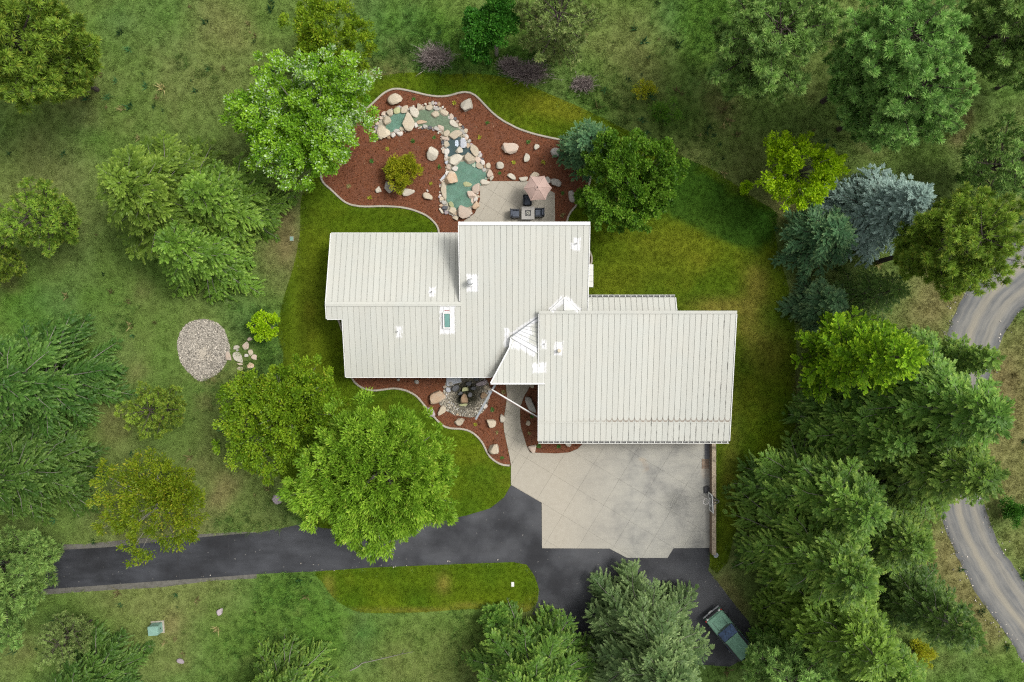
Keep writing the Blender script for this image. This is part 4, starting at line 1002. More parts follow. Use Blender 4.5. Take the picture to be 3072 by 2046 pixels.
# ------------------------------------------------------------------ scattered instances
def scatter(name, pts, protos, mat, smin, smax, kind='stuff', tilt=.0):
    """pts: (x, y, z, r, g, b); protos: meshes; geometry nodes put one of them on each point"""
    pts = np.asarray(pts, np.float32)
    me = bpy.data.meshes.new(name); me.vertices.add(len(pts)); me.vertices.foreach_set('co', pts[:, :3].ravel())
    a = me.attributes.new('gcol', 'FLOAT_VECTOR', 'POINT'); a.data.foreach_set('vector', pts[:, 3:6].ravel())
    o = link(name, me, mat); tag(o, kind=kind)
    pc = bpy.data.collections.new(name+'_pieces')
    for q in protos:
        po = bpy.data.objects.new(name+'_piece', q); pc.objects.link(po)
        if not q.materials: q.materials.append(mat)
    ng = bpy.data.node_groups.new(name, 'GeometryNodeTree')
    ng.interface.new_socket('Geometry', in_out='INPUT', socket_type='NodeSocketGeometry'); ng.interface.new_socket('Geometry', in_out='OUTPUT', socket_type='NodeSocketGeometry')
    N, L = ng.nodes, ng.links
    gi, go = N.new('NodeGroupInput'), N.new('NodeGroupOutput')
    ci = N.new('GeometryNodeCollectionInfo'); ci.inputs['Collection'].default_value = pc; ci.inputs['Separate Children'].default_value = True; ci.inputs['Reset Children'].default_value = True
    ip = N.new('GeometryNodeInstanceOnPoints'); ip.inputs['Pick Instance'].default_value = True
    rr_ = N.new('FunctionNodeRandomValue'); rr_.data_type = 'FLOAT_VECTOR'
    rr_.inputs[0].default_value = (-tilt, -tilt, 0); rr_.inputs[1].default_value = (tilt, tilt, 6.283)
    rs = N.new('FunctionNodeRandomValue'); rs.data_type = 'FLOAT'; rs.inputs[2].default_value = smin; rs.inputs[3].default_value = smax; rs.inputs['Seed'].default_value = 5
    L.new(gi.outputs[0], ip.inputs['Points']); L.new(ci.outputs[0], ip.inputs['Instance'])
    L.new(rr_.outputs[0], ip.inputs['Rotation']); L.new(rs.outputs[1], ip.inputs['Scale']); L.new(ip.outputs[0], go.inputs[0])
    md = o.modifiers.new('scatter', 'NODES'); md.node_group = ng
    return o
def tuft_mesh(seed, n, rad, hmin, hmax, wd, lean):
    r = np.random.RandomState(seed); a = r.rand(n)*6.283; q = rad*np.sqrt(r.rand(n))
    B = np.stack([q*np.cos(a), q*np.sin(a), np.zeros(n)], 1)
    d = np.stack([np.cos(a), np.sin(a)], 1)*lean*r.rand(n)[:, None]+r.normal(0, .25, (n, 2))
    h = r.uniform(hmin, hmax, n); T = B+np.concatenate([d*h[:, None], h[:, None]], 1)
    t = r.rand(n)*6.283; s = np.stack([np.cos(t), np.sin(t), np.zeros(n)], 1)*wd/2
    V = np.stack([B-s, B+s, T], 1).reshape(-1, 3)
    return np_mesh('grass_tuft', V, np.arange(3*n).reshape(-1, 3))
rs_ = np.random.RandomState(77)
def rnd_px(n, x0=-160, x1=3232, y0=-120, y1=2166):
    px = rs_.uniform(x0, x1, n); py = rs_.uniform(y0, y1, n); return (px-1536)/S, (1023-py)/S
X, Y = rnd_px(225000, -480, 3560, -380, 2440)
ROADP = [tuple(p) for p in rl]+[tuple(p) for p in rr[::-1]]
GRAV = smooth_path(px_poly([(532,1040),(540,1000),(560,972),(590,960),(620,958),(650,968),(670,985),(684,1020),(690,1050),(680,1085),(660,1115),(640,1128),(605,1144),(575,1125),(545,1090)]), .3, True)
keep = np.ones(len(X), bool)
jx_, jy_ = rs_.normal(0, .35, (2, len(X)))
for q in (DRIVE, ROADP, SHOULDER, GRAV): keep &= ~inside(q, X, Y)
for q in (LAWN, LAWN2): keep &= ~inside(q, X+jx_, Y+jy_)
for q in (BED1, BED2): keep &= ~inside(q, X, Y)
X, Y = X[keep], Y[keep]; C = zone(X, Y)
green = C[:, 1]/(C[:, 0]+1e-6)
thin = rs_.rand(len(X)) < np.clip((green-.60)*2.4, .3, 1)
X, Y, C = X[thin], Y[thin], C[thin]
C = C*rs_.uniform(.85, 1.2, (len(X), 1))
scatter('meadow_grass', np.concatenate([np.stack([X, Y, np.zeros(len(X))], 1), C], 1), [tuft_mesh(i, 16, .20, .05, .15+.02*i, .030, 1.0) for i in range(4)], M['grass'], .6, 1.2)
# taller grass in the lush strips
X, Y = rnd_px(60000); keep = np.ones(len(X), bool)
for q in (LAWN, LAWN2, DRIVE, ROADP, SHOULDER, GRAV): keep &= ~inside(q, X, Y)
px, py = X*S+1536, 1023-Y*S
den = np.zeros(len(X))
for bx, by, r, a in ((1290,165,120,1),(1450,205,90,1),(1780,300,75,1),(1830,330,60,.9),(950,1540,100,1),(880,1770,120,.6),(800,1000,80,.9),(815,1120,70,.9),(1120,180,60,.6),(1560,235,70,.8),(375,960,32,1),(1420,1900,90,.3),(700,1590,50,.9),(760,1580,50,.9),(545,185,14,1),(625,235,26,.9),(1600,190,70,.8),(650,1160,60,.5),(820,1960,150,.4),(2150,60,150,.5),(2030,430,120,.3)):
    den = np.maximum(den, a*np.exp(-((px-bx)**2+(py-by)**2)/r**2))
keep &= rs_.rand(len(X)) < den*1.4
X, Y = X[keep], Y[keep]; C = zone(X, Y)*.5+np.array([.055, .125, .028])*.5
scatter('tall_grass', np.concatenate([np.stack([X, Y, np.zeros(len(X))], 1), C*rs_.uniform(.8, 1.2, (len(X), 1))], 1), [tuft_mesh(20+i, 18, .14, .2, .55, .035, .9) for i in range(3)], M['grass'], .6, 1.2)
# short turf blades on the lawns
X, Y = rnd_px(190000, 780, 2420, 200, 1860)
k1 = inside(LAWN, X, Y) | inside(LAWN2, X, Y)
for q in (DRIVE, BED1, BED2, BED3, PAD): k1 &= ~inside(q, X, Y)
k1 &= ~((X > -12) & (X < 5.3) & (Y > -2.2) & (Y < 7.9)) & ~((X > 2.6) & (X < 16) & (Y > -7) & (Y < 2.2))
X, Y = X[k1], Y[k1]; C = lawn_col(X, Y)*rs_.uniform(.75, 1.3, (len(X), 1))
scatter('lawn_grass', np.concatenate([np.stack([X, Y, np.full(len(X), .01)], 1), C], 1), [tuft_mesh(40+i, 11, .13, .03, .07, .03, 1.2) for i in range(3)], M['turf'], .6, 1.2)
# broad leaved weeds dotted through the meadow
X, Y = rnd_px(1500); k1 = np.ones(len(X), bool)
for q in (LAWN, LAWN2, DRIVE, ROADP, SHOULDER, GRAV): k1 &= ~inside(q, X, Y)
k1 &= rs_.rand(len(X)) < vn2.fbm(X, Y, 7, 3)*1.6-.4
X, Y = X[k1], Y[k1]; C = np.where(rs_.rand(len(X), 1) < .72, np.array([[.028, .075, .028]]), np.array([[.17, .15, .065]]))*rs_.uniform(.7, 1.3, (len(X), 1))
scatter('meadow_weeds', np.concatenate([np.stack([X, Y, np.full(len(X), .04)], 1), C], 1), [tuft_mesh(70+i, 26, .12, .08, .26, .07, 1.6) for i in range(3)], M['grass'], .5, 1.7)
# bark chips
X, Y = rnd_px(60000, 940, 1800, 250, 1420)
k1 = inside(BED1, X, Y) | inside(BED2, X, Y) | inside(BED3, X, Y)
bedw = [P2(x, y) for x, y in bed_px]
for q in (bedw, pebw): k1 &= ~inside(q, X, Y)
X, Y = X[k1], Y[k1]
C = np.array([.180, .066, .032])*rs_.uniform(.5, 1.6, (len(X), 1))
lt = rs_.rand(len(X)) < .035; C[lt] = np.array([.26, .16, .10])*rs_.uniform(.7, 1.2, (lt.sum(), 1))
def chip(seed):
    r = random.Random(seed); b = MB(); b.box((0, 0, .012), (r.uniform(.06, .11), r.uniform(.02, .04), .016)); return b.mesh('bark_chip')
scatter('bark_chips', np.concatenate([np.stack([X, Y, np.full(len(X), .02)], 1), C], 1), [chip(i) for i in range(5)], M['bits'], .5, 1.3, tilt=.35)
# gravel patch and pebbles
sheet('gravel_patch', GRAV, .012, plain('gravel_ground', (.36, .32, .26), .95, var=.4, sc=9, bump=.8))
def pebm(seed):
    me = rock_mesh(900+seed, .055, .045, .05, 1, planes=5); me.name = 'pebble'; return me
pe = [pebm(i) for i in range(5)]
X, Y = rnd_px(16000, 520, 700, 945, 1150); px, py = X*S+1536, 1023-Y*S
k1 = inside(GRAV, X, Y); bare = np.exp(-(((px-608)/26)**2+((py-1062)/24)**2)); k1 &= rs_.rand(len(X)) > bare*1.1
X, Y = X[k1], Y[k1]; C = np.array([.47, .43, .365])*rs_.uniform(.5, 1.25, (len(X), 1))
scatter('gravel', np.concatenate([np.stack([X, Y, np.full(len(X), .0)], 1), C], 1), pe, M['bits'], .6, 1.4, tilt=.6)
X, Y = rnd_px(9000, 1310, 1475, 1115, 1255); px, py = X*S+1536, 1023-Y*S
k1 = inside(pebw, X, Y); X, Y, px, py = X[k1], Y[k1], px[k1], py[k1]
wet = np.exp(-(((px-1400)/42)**4+((py-1180)/44)**4))[:, None]
C = np.array([.40, .36, .29])*(1-wet)+np.array([.026, .025, .012])*wet
C = C*rs_.uniform(.45, 1.5, (len(X), 1)); sp_ = rs_.rand(len(X)) < .10; C[sp_] = C[sp_]*2.4+.02
scatter('fountain_pebbles', np.concatenate([np.stack([X, Y, np.full(len(X), .02)], 1), np.clip(C, 0, .6)], 1), pe, M['bits'], .5, 1.3, tilt=.6)
# loose stones on road verge and driveway edge
vx = []
for i in range(420):
    k = rs_.randint(14, 86); e = rl[k] if rs_.rand() < .75 else rr[k]; vx.append((e[0]+rs_.normal(0, .28), e[1]+rs_.normal(0, .5)))
for i in range(22):
    x = rs_.uniform(300, 1500); vx.append(P2(x, np.interp(x, [300, 770, 1540], [1754, 1721, 1687])-abs(rs_.normal(0, 9))))
vx = np.array(vx); C = np.tile(np.array([.50, .46, .40]), (len(vx), 1))*rs_.uniform(.6, 1.2, (len(vx), 1))
scatter('loose_stones', np.concatenate([vx, np.full((len(vx), 1), .02), C], 1), pe, M['bits'], .5, 1.5, tilt=.6)

# ------------------------------------------------------------------ trees
def unit(v): return v/np.maximum(np.linalg.norm(v, axis=-1, keepdims=True), 1e-9)
def tris(B, D, Ln, Wd, up):
    """elongated triangles from points B along D"""
    side = unit(np.cross(D, up))*(Wd/2)[:, None]
    mid = B+D*(Ln*.45)[:, None]; T = B+D*Ln[:, None]
    V = np.stack([B, mid+side, T, mid-side], 1).reshape(-1, 3)
    return V, np.arange(len(V)).reshape(-1, 4)
def conifer_mesh(seed, h, r, droop=.28, rise=.12, nb=10.5, spacing=.40, elen=.32, ewid=.105, shape=.85, z0=.06, bmax=1.5, tipf=.8, fl=.5, curl=.14):
    g = np.random.RandomState(seed); n = int(h*nb)
    u = (np.arange(n)+g.rand(n))/n; z = h*(z0+(.985-z0)*u**1.12)
    L = r*np.maximum(1-z/h, 0)**shape*g.uniform(.66, 1.15, n)+.22
    az = np.arange(n)*2.399963+g.normal(0, .3, n); d2 = np.stack([np.cos(az), np.sin(az)], 1)
    ris = rise+g.normal(0, .07, n)+.35*u**3; dro = droop*(1-u*.7)+g.normal(0, .05, n)
    wood = MB(); wood.tube([(0, 0, -.1), (0, 0, h*.5), (0, 0, h*.99)], [.02*h+.03, .011*h+.02, .015], 7)
    S_, D_, Ln, Br = [], [], [], []
    for i in range(n):
        m = int(L[i]/spacing)+2; t = np.linspace(.2, 1, m)+g.normal(0, .03, m); t = np.clip(t, .15, 1); t[-1] = 1
        def at(t): return np.concatenate([d2[i]*(L[i]*t)[:, None], (z[i]+L[i]*(ris[i]*t-dro[i]*t*t))[:, None]], 1)
        p = at(t); tan = unit(at(t+.02)-at(t)); bb = g.rand()
        for sg in (-1, 1):
            a = sg*np.radians(46+g.normal(0, 9, m))*np.where(t > .97, .2, 1)
            c, s = np.cos(a), np.sin(a)
            d = np.stack([tan[:, 0]*c-tan[:, 1]*s, tan[:, 0]*s+tan[:, 1]*c, tan[:, 2]-.12+g.normal(0, .14, m)], 1)
            S_.append(p); D_.append(unit(d)); Ln.append(np.minimum((fl*L[i]*(1-t)**.65+.38)*g.uniform(.65, 1.25, m), bmax)); Br.append(np.clip(bb*.8+g.rand(m)*.25, 0, 1))
        if L[i] > .8 and z[i] < h*.9:
            q = at(np.array([0, .35, .7, .97])); q[:, :2] += g.normal(0, .05, (4, 2))*np.array([[0], [1], [1.6], [0]]); q[:, 2] += np.array([.0, .04, .05, .02]); wood.tube(q, [.012*L[i]+.012, .007*L[i]+.010, .005*L[i]+.007, .006], 3, False)
    S_, D_, Ln, Br = np.concatenate(S_), np.concatenate(D_), np.concatenate(Ln), np.concatenate(Br)
    ne = np.maximum(4, (Ln/.047).astype(int)); idx = np.repeat(np.arange(len(Ln)), ne)
    j = np.concatenate([np.arange(k) for k in ne]); f = (j+.35)/ne[idx]; N = len(idx)
    B = S_[idx]+D_[idx]*(Ln[idx]*f)[:, None]; B[:, 2] -= curl*(Ln[idx]*f)**2
    a = np.where(j % 2 == 0, 1, -1)*np.radians(40-18*f+g.normal(0, 10, N)); c, s = np.cos(a), np.sin(a); dd = D_[idx]
    E = unit(np.stack([dd[:, 0]*c-dd[:, 1]*s, dd[:, 0]*s+dd[:, 1]*c, dd[:, 2]-2*curl*Ln[idx]*f+g.normal(.04, .16, N)], 1))
    up = unit(np.stack([g.normal(0, .32, N), g.normal(0, .32, N), np.ones(N)], 1))
    V, F = tris(B, E, elen*(1.05-.6*f)*g.uniform(.8, 1.25, N), ewid*(1.05-.3*f)*g.uniform(.8, 1.3, N), up)
    tint = np.stack([np.clip(Br[idx]*.75+g.rand(N)*.25, 0, 1), np.clip((f-.55)*2.2, 0, 1)*g.uniform(.3, 1, N)*tipf*np.clip(Br[idx]+.35, 0, 1.2), np.zeros(N)], 1)
    crown = np_mesh('crown', V, F, np.repeat(np.clip(tint, 0, 1), 4, 0))
    return crown, wood.mesh('trunk')
def pine_mesh(seed, h, r, zb=.2, nb=7.5, nneed=50, nl=.40, nw=.050, bare=.0, sub=.72):
    g = np.random.RandomState(seed); n = int(h*nb); wood = MB()
    bend = g.normal(0, .25, 2)
    tr = lambda z: np.array([bend[0]*math.sin(z/h*2.2), bend[1]*math.sin(z/h*1.7), z])
    wood.tube([tr(h*k/6)-(np.array([0, 0, .1]) if k == 0 else 0) for k in range(7)], [.016*h*(1-k/6.6)+.015 for k in range(7)], 7)
    T, D, Br = [], [], []
    for i in range(n):
        u = (i+g.rand())/n; z = h*(zb+(.97-zb)*u)
        L = r*(math.sin(math.pi*min(1, .22+.80*(1-u)**.9))**.8)*g.uniform(.6, 1.1)*(1-.45*u**2.5)+.25
        az = i*2.39996+g.normal(0, .35); d = np.array([math.cos(az), math.sin(az)]); e = .05+.45*u+g.normal(0, .1)
        def at(t): return tr(z)+np.array([d[0]*L*t, d[1]*L*t, L*(e*t+.22*t*t)])
        wood.tube([at(0), at(.5), at(.98)], [.014*L+.012, .010*L+.008, .008], 4, False)
        if g.rand() < bare: continue
        for t in np.arange(.30+.15*g.rand(), 1.0, sub/max(L, .5)*.62):
            for sg in (-1, 1):
                a = az+sg*math.radians(g.uniform(30, 75)); l = (.25+.42*L*(1-t))*g.uniform(.5, 1.1)
                p0 = at(t); dd = np.array([math.cos(a), math.sin(a), g.uniform(.05, .55)]); dd /= np.linalg.norm(dd)
                p1 = p0+dd*l; wood.tube([p0, p1], [.012, .007], 3, False)
                T.append(p1); D.append(dd); Br.append(g.rand())
                if l > .5: T.append(p0+dd*l*.55+np.array([0, 0, .06])); D.append(dd); Br.append(g.rand())
        T.append(at(1)); D.append(np.array([d[0], d[1], .5])); Br.append(g.rand())
    T.append(tr(h)); D.append(np.array([0, 0, 1.])); Br.append(.6)
    T, D, Br = np.array(T), unit(np.array(D)), np.array(Br)
    idx = np.repeat(np.arange(len(T)), nneed); N = len(idx)
    R = unit(g.normal(size=(N, 3))); E = unit(D[idx]*.6+R+np.array([0, 0, .45]))
    B = T[idx]-D[idx]*(g.rand(N)*.16)[:, None]+E*.02; sz = g.uniform(.75, 1.15, len(T))[idx]
    V, F = tris(B, E, nl*sz*g.uniform(.8, 1.1, N), nw*g.uniform(.8, 1.25, N), unit(g.normal(size=(N, 3))*.6+np.array([0, 0, 1.])))
    tint = np.stack([np.clip(Br[idx]*.85+g.rand(N)*.25, 0, 1), (np.einsum('ij,ij->i', E, D[idx]) > .85)*g.rand(N)*.7, np.zeros(N)], 1)
    return np_mesh('crown', V, F, np.repeat(tint, 4, 0)), wood.mesh('trunk')
def broad_mesh(seed, h, rx, ry, nlobe=16, clus=420, leaves=70, ll=.16, lw=.085, zb=.28, cr=.55, up=.5, gap=0., frond=.8, flat=1.0, pale=0.):
    g = np.random.RandomState(seed); zc = h*(.5+zb*.5); hz = h*(1-zb)*.5*flat
    q = unit(g.normal(size=(nlobe, 3))); q[:, 2] = q[:, 2]*.8+.15
    rad = g.uniform(.42, .80, nlobe)
    C = q*rad[:, None]*np.array([rx, ry, hz])+np.array([0, 0, zc]); C[0] = (0, 0, zc+hz*.35)
    lr = g.uniform(.24, .42, nlobe)*min(rx, ry)
    wood = MB(); wood.tube([(0, 0, -.1), (g.normal(0, .1), g.normal(0, .1), h*zb*.9), (0, 0, zc)], [.022*h+.03, .018*h+.02, .010*h+.02], 8)
    for c in C: wood.tube([(0, 0, h*zb*.8), (c[0]*.45, c[1]*.45, h*zb+(c[2]-h*zb)*.6), tuple(c), tuple(c*1.0+unit(c-np.array([0, 0, zc]))*lr.mean()*.6)], [.011*h+.012, .008*h+.01, .02, .008], 5, False)
    li = g.randint(0, nlobe, clus); d = unit(g.normal(size=(clus, 3))+np.array([0, 0, .55]))
    O = C[li]+d*(lr[li]*g.uniform(.62, 1.1, clus))[:, None]*np.array([1, 1, .85])
    O = O[O[:, 2] > h*zb*.75]; m = len(O)
    out = unit(unit((O-np.array([0, 0, zc]))/np.array([rx, ry, hz]))+np.array([0, 0, .35]))
    Bc = g.rand(m); cs = g.uniform(.6, 1.2, m)
    idx = np.repeat(np.arange(m), leaves); N = len(idx)
    off = unit(g.normal(size=(N, 3)))*np.power(g.rand(N), .5)[:, None]*np.array([1, 1, .7])
    B = O[idx]+off*(cr*cs[idx])[:, None]
    E = unit(out[idx]*frond+off*.8+g.normal(0, .45, (N, 3)))
    Un = unit(np.array([0, 0, 1.])*up+out[idx]*.4+g.normal(0, .45, (N, 3)))
    V, F = tris(B, E, ll*g.uniform(.7, 1.3, N), lw*g.uniform(.75, 1.25, N), Un)
    pl_ = (g.rand(N) < .16*Bc[idx])*g.rand(N)
    if pale:    # leaves turned by the wind on the windward side show their white backs
        wv = np.clip(vn1.fbm(O[:, 0]+seed, O[:, 1], 2.2, 3)*2.4-.95+.12*(O[:, 1]-O[:, 0])/ry, 0, 1)[idx]
        pl_ = np.maximum(pl_, (g.rand(N) < wv*pale)*g.uniform(.5, 1, N))
    tint = np.stack([np.clip(Bc[idx]*.65+g.rand(N)*.4, 0, 1), pl_, np.zeros(N)], 1)
    return np_mesh('crown', V, F, np.repeat(tint, 4, 0)), wood.mesh('trunk')

LM = {
 'fir': leaf_mat('fir_needles', (0.037, 0.094, 0.014), (0.148, 0.285, 0.038), (0.320, 0.444, 0.078), .25),
 'firyel': leaf_mat('yellow_fir_needles', (0.048, 0.104, 0.011), (0.168, 0.294, 0.033), (0.351, 0.506, 0.084), .28),
 'sage': leaf_mat('sage_fir_needles', (.050, .100, .030), (.140, .215, .070), (.30, .40, .15), .22),
 'spruce': leaf_mat('green_spruce_needles', (0.024, 0.068, 0.011), (0.089, 0.173, 0.027), (0.198, 0.304, 0.067), .22),
 'bluespruce': leaf_mat('blue_spruce_needles', (0.089, 0.144, 0.128), (0.315, 0.447, 0.382), (0.522, 0.668, 0.595), .15),
 'dkspruce': leaf_mat('dark_spruce_needles', (0.028, 0.078, 0.032), (0.104, 0.213, 0.086), (0.220, 0.308, 0.114), .2),
 'arbor': leaf_mat('arborvitae_sprays', (0.044, 0.143, 0.007), (0.237, 0.496, 0.017), (0.454, 0.706, 0.038), .3),
 'pine': leaf_mat('pine_needles', (0.066, 0.143, 0.034), (0.300, 0.518, 0.123), (0.389, 0.518, 0.146), .3),
 'pineyel': leaf_mat('yellow_pine_needles', (0.061, 0.120, 0.013), (0.265, 0.421, 0.049), (0.410, 0.432, 0.065), .3),
 'pineol': leaf_mat('olive_pine_needles', (0.075, 0.110, 0.029), (0.270, 0.368, 0.104), (0.324, 0.324, 0.130), .3),
 'maple': leaf_mat('maple_leaves', (0.033, 0.109, 0.008), (0.151, 0.319, 0.024), (0.281, 0.408, 0.060), .35),
 'silver': leaf_mat('silver_maple_leaves', (0.079, 0.200, 0.011), (0.316, 0.511, 0.032), (0.560, 0.660, 0.440), .35),
 'olive': leaf_mat('golden_green_leaves', (0.077, 0.154, 0.007), (0.247, 0.356, 0.018), (0.360, 0.360, 0.030), .35),
 'dark': leaf_mat('deep_green_leaves', (0.020, 0.088, 0.008), (0.068, 0.203, 0.018), (0.150, 0.320, 0.050), .3),
 'lime': leaf_mat('lime_leaves', (0.179, 0.344, 0.007), (0.446, 0.691, 0.014), (0.508, 0.647, 0.035), .4),
 'ash': leaf_mat('ash_leaves', (0.095, 0.215, 0.012), (0.345, 0.548, 0.050), (0.506, 0.594, 0.088), .38),
 'gold': leaf_mat('golden_shrub_leaves', (0.180, 0.240, 0.010), (0.459, 0.468, 0.025), (0.500, 0.380, 0.050), .35),
 'twig': leaf_mat('dead_twigs', (.155, .120, .120), (.34, .285, .265), (.40, .34, .27), .05),
 'herb': leaf_mat('herb_leaves', (.045, .125, .022), (.12, .26, .05), (.2, .34, .1), .3),
 'herby': leaf_mat('yellow_herb_leaves', (.26, .28, .02), (.45, .42, .05), (.5, .5, .1), .3),
 'herbt': leaf_mat('pale_herb_leaves', (.22, .19, .07), (.36, .30, .12), (.4, .4, .2), .3),
}
_meshes = {}
def tree(kind, px, py, args, mat, label, name, cat='tree', group=None, rot=0., scale=1., bark='bark', gen=None):
    key = (gen.__name__, tuple(sorted(args.items())), mat)
    if key not in _meshes:
        a, b = gen(**args); a.materials.append(LM[mat]); b.materials.append(M[bark]); _meshes[key] = (a, b)
    a, b = _meshes[key]; p = P(px, py, 0)
    t = tag(empty(name, p, rot), label, cat, group); t.scale = (scale,)*3 if not isinstance(scale, tuple) else scale
    for nm, me in (('trunk', b), ('crown', a)):
        o = bpy.data.objects.new(nm, me); COL.objects.link(o); o.parent = t
    return t
F_A = dict(seed=1, h=13, r=5.4, droop=.30, rise=.16); F_B = dict(seed=2, h=11, r=4.8, droop=.26, rise=.14); F_C = dict(seed=3, h=9, r=4.4, droop=.22, rise=.16)
F_S = dict(seed=4, h=12, r=3.6, droop=.30, rise=.2, nb=6)
GC = 'tall conifers along the right side of the plot'
for px, py, a, m, rot, sc, lab in [
 (2604,1190,F_A,'fir',.3,1.18,'tallest fir, its tip hanging over the gravel road and into the verge'),
 (2620,1340,F_A,'fir',1.7,1.08,'yellow green fir over the road just below the tallest fir'),
 (2385,1440,F_B,'fir',2.9,1.12,'dark fir bulging over the lawn to the right of the basketball hoop'),
 (2352,1590,F_A,'fir',4.1,1.02,'broad fir right of the parking pad corner'),
 (2410,1780,F_B,'firyel',5.2,1.14,'dense fir just right of the parked green vehicle'),
 (2640,1735,F_S,'spruce',.9,1.0,'thin see-through fir with pale branches beside the dry road verge'),
 (2350,1930,F_C,'fir',3.3,.85,'fir at the lower frame edge behind the parked vehicle'),
 (2500,1275,F_B,'fir',2.2,.95,'dark fir filling the gap below the bright arborvitae'),
 (2520,1900,F_B,'fir',1.9,1.0,'fir at the lower right whose tip leaves the bottom of the picture'),
 (2530,1530,F_B,'fir',.1,1.0,'dark fir wedged in the middle of the right hand row')]:
    tree('fir', px, py, a, m, lab, 'fir_tree', group=GC, rot=rot, scale=sc, bark='greybark', gen=conifer_mesh)
GL = 'conifers scattered on the left and lower edges'
SP1 = dict(seed=11, h=12, r=5.4, droop=.30, rise=.14, nb=8, fl=.42); SP2 = dict(seed=12, h=9, r=4.6, droop=.30, rise=.12); SP3 = dict(seed=13, h=10.5, r=5.4, droop=.2, rise=.12, shape=.68, nb=14)
for px, py, a, m, rot, sc, lab in [
 (585,640,SP3,'firyel',.4,1.05,'bright tipped yellow green fir beside the white leaved maple'),
 (725,640,SP2,'firyel',2.0,.98,'olive fir between the bright tipped fir and the lawn strip'),
 (655,770,SP2,'firyel',4.4,.96,'lower olive fir with grey dead twigs above the gravel patch'),
 (230,1125,SP1,'spruce',1.0,1.0,'big drooping spruce at the left edge level with the gravel patch'),
 (190,1385,SP1,'spruce',3.2,.9,'blue tinged spruce below the big drooping spruce at the left edge'),
 (50,1330,SP2,'spruce',4.0,.9,'spruce cut by the left edge between the two drooping spruces'),
 (1915,1875,SP3,'sage',2.6,1.02,'sage green spruce jutting over the asphalt at the bottom'),
 (1592,1968,SP3,'fir',5.0,.98,'bushy green fir at the bottom beside the lawn island'),
 (880,2020,SP2,'fir',1.2,.86,'fir at the bottom edge in the middle of the meadow'),
 (325,2005,SP2,'spruce',2.2,.85,'spruce at the bottom edge below the green utility box')]:
    tree('spruce', px, py, a, m, lab, 'spruce_tree', group=GL, rot=rot, scale=sc, bark='greybark', gen=conifer_mesh)
tree('s', 2572, 655, dict(seed=21, h=9, r=4.0, droop=.24, rise=.10, tipf=.7, nb=10), 'bluespruce', 'silvery blue spruce right of the lime tree', 'spruce_tree', rot=.5, gen=conifer_mesh)
tree('s', 2420, 722, dict(seed=22, h=5.6, r=2.9, droop=.12, rise=.16, nb=16, spacing=.28, bmax=.7, elen=.2, shape=.6), 'dkspruce', 'dense dark green spruce at the corner of the side lawn', 'spruce_tree', gen=conifer_mesh)
tree('s', 2550, 888, dict(seed=23, h=7.5, r=2.7, droop=.42, rise=.25, nb=9, bmax=.8, elen=.2, ewid=.06), 'spruce', 'pale star shaped young cedar with drooping tips', 'cedar_tree', gen=conifer_mesh)
tree('s', 2435, 915, dict(seed=24, h=4.6, r=2.4, droop=.3, rise=.2), 'dkspruce', 'small dark cedar above the bright arborvitae', 'cedar_tree', gen=conifer_mesh)
tree('s', 2448, 1062, dict(seed=25, h=13.5, r=3.5, droop=.02, rise=.6, nb=10, spacing=.36, elen=.27, ewid=.12, shape=.72, bmax=.85, tipf=1.1, curl=.05), 'arbor', 'bright yellow green arborvitae pointing at the gravel road', 'arborvitae', gen=conifer_mesh)
tree('s', 2715, 1068, dict(seed=26, h=10.5, r=2.1, droop=.2, rise=.2, nb=10), 'fir', 'slim dark green conifer with its tip on the gravel road', 'fir_tree', gen=conifer_mesh)
tree('s', 1752, 470, dict(seed=27, h=5.2, r=2.1, droop=.1, rise=.25, nb=16, spacing=.26, bmax=.6, elen=.18, shape=.55), 'dkspruce', 'blue green spruce pressed against the dark maple', 'spruce_tree', gen=conifer_mesh)
tree('s', 1490, 1850, dict(seed=28, h=1.5, r=.9, droop=.1, rise=.3, nb=30, spacing=.2, bmax=.5, shape=.4), 'fir', 'small dark conifer shrub at the lower edge of the lawn island', 'conifer_shrub', 'shrub', gen=conifer_mesh)
GP = 'ponderosa style pines with tufted needles'
PN1 = dict(seed=31, h=11, r=4.8, zb=.12, nb=10.0); PN2 = dict(seed=32, h=13.5, r=4.2, zb=.24, nb=8.5); PN3 = dict(seed=33, h=12, r=4.2, zb=.16, nb=9); PN4 = dict(seed=34, h=6, r=2.8, zb=.12, nb=8, nneed=34, nl=.3)
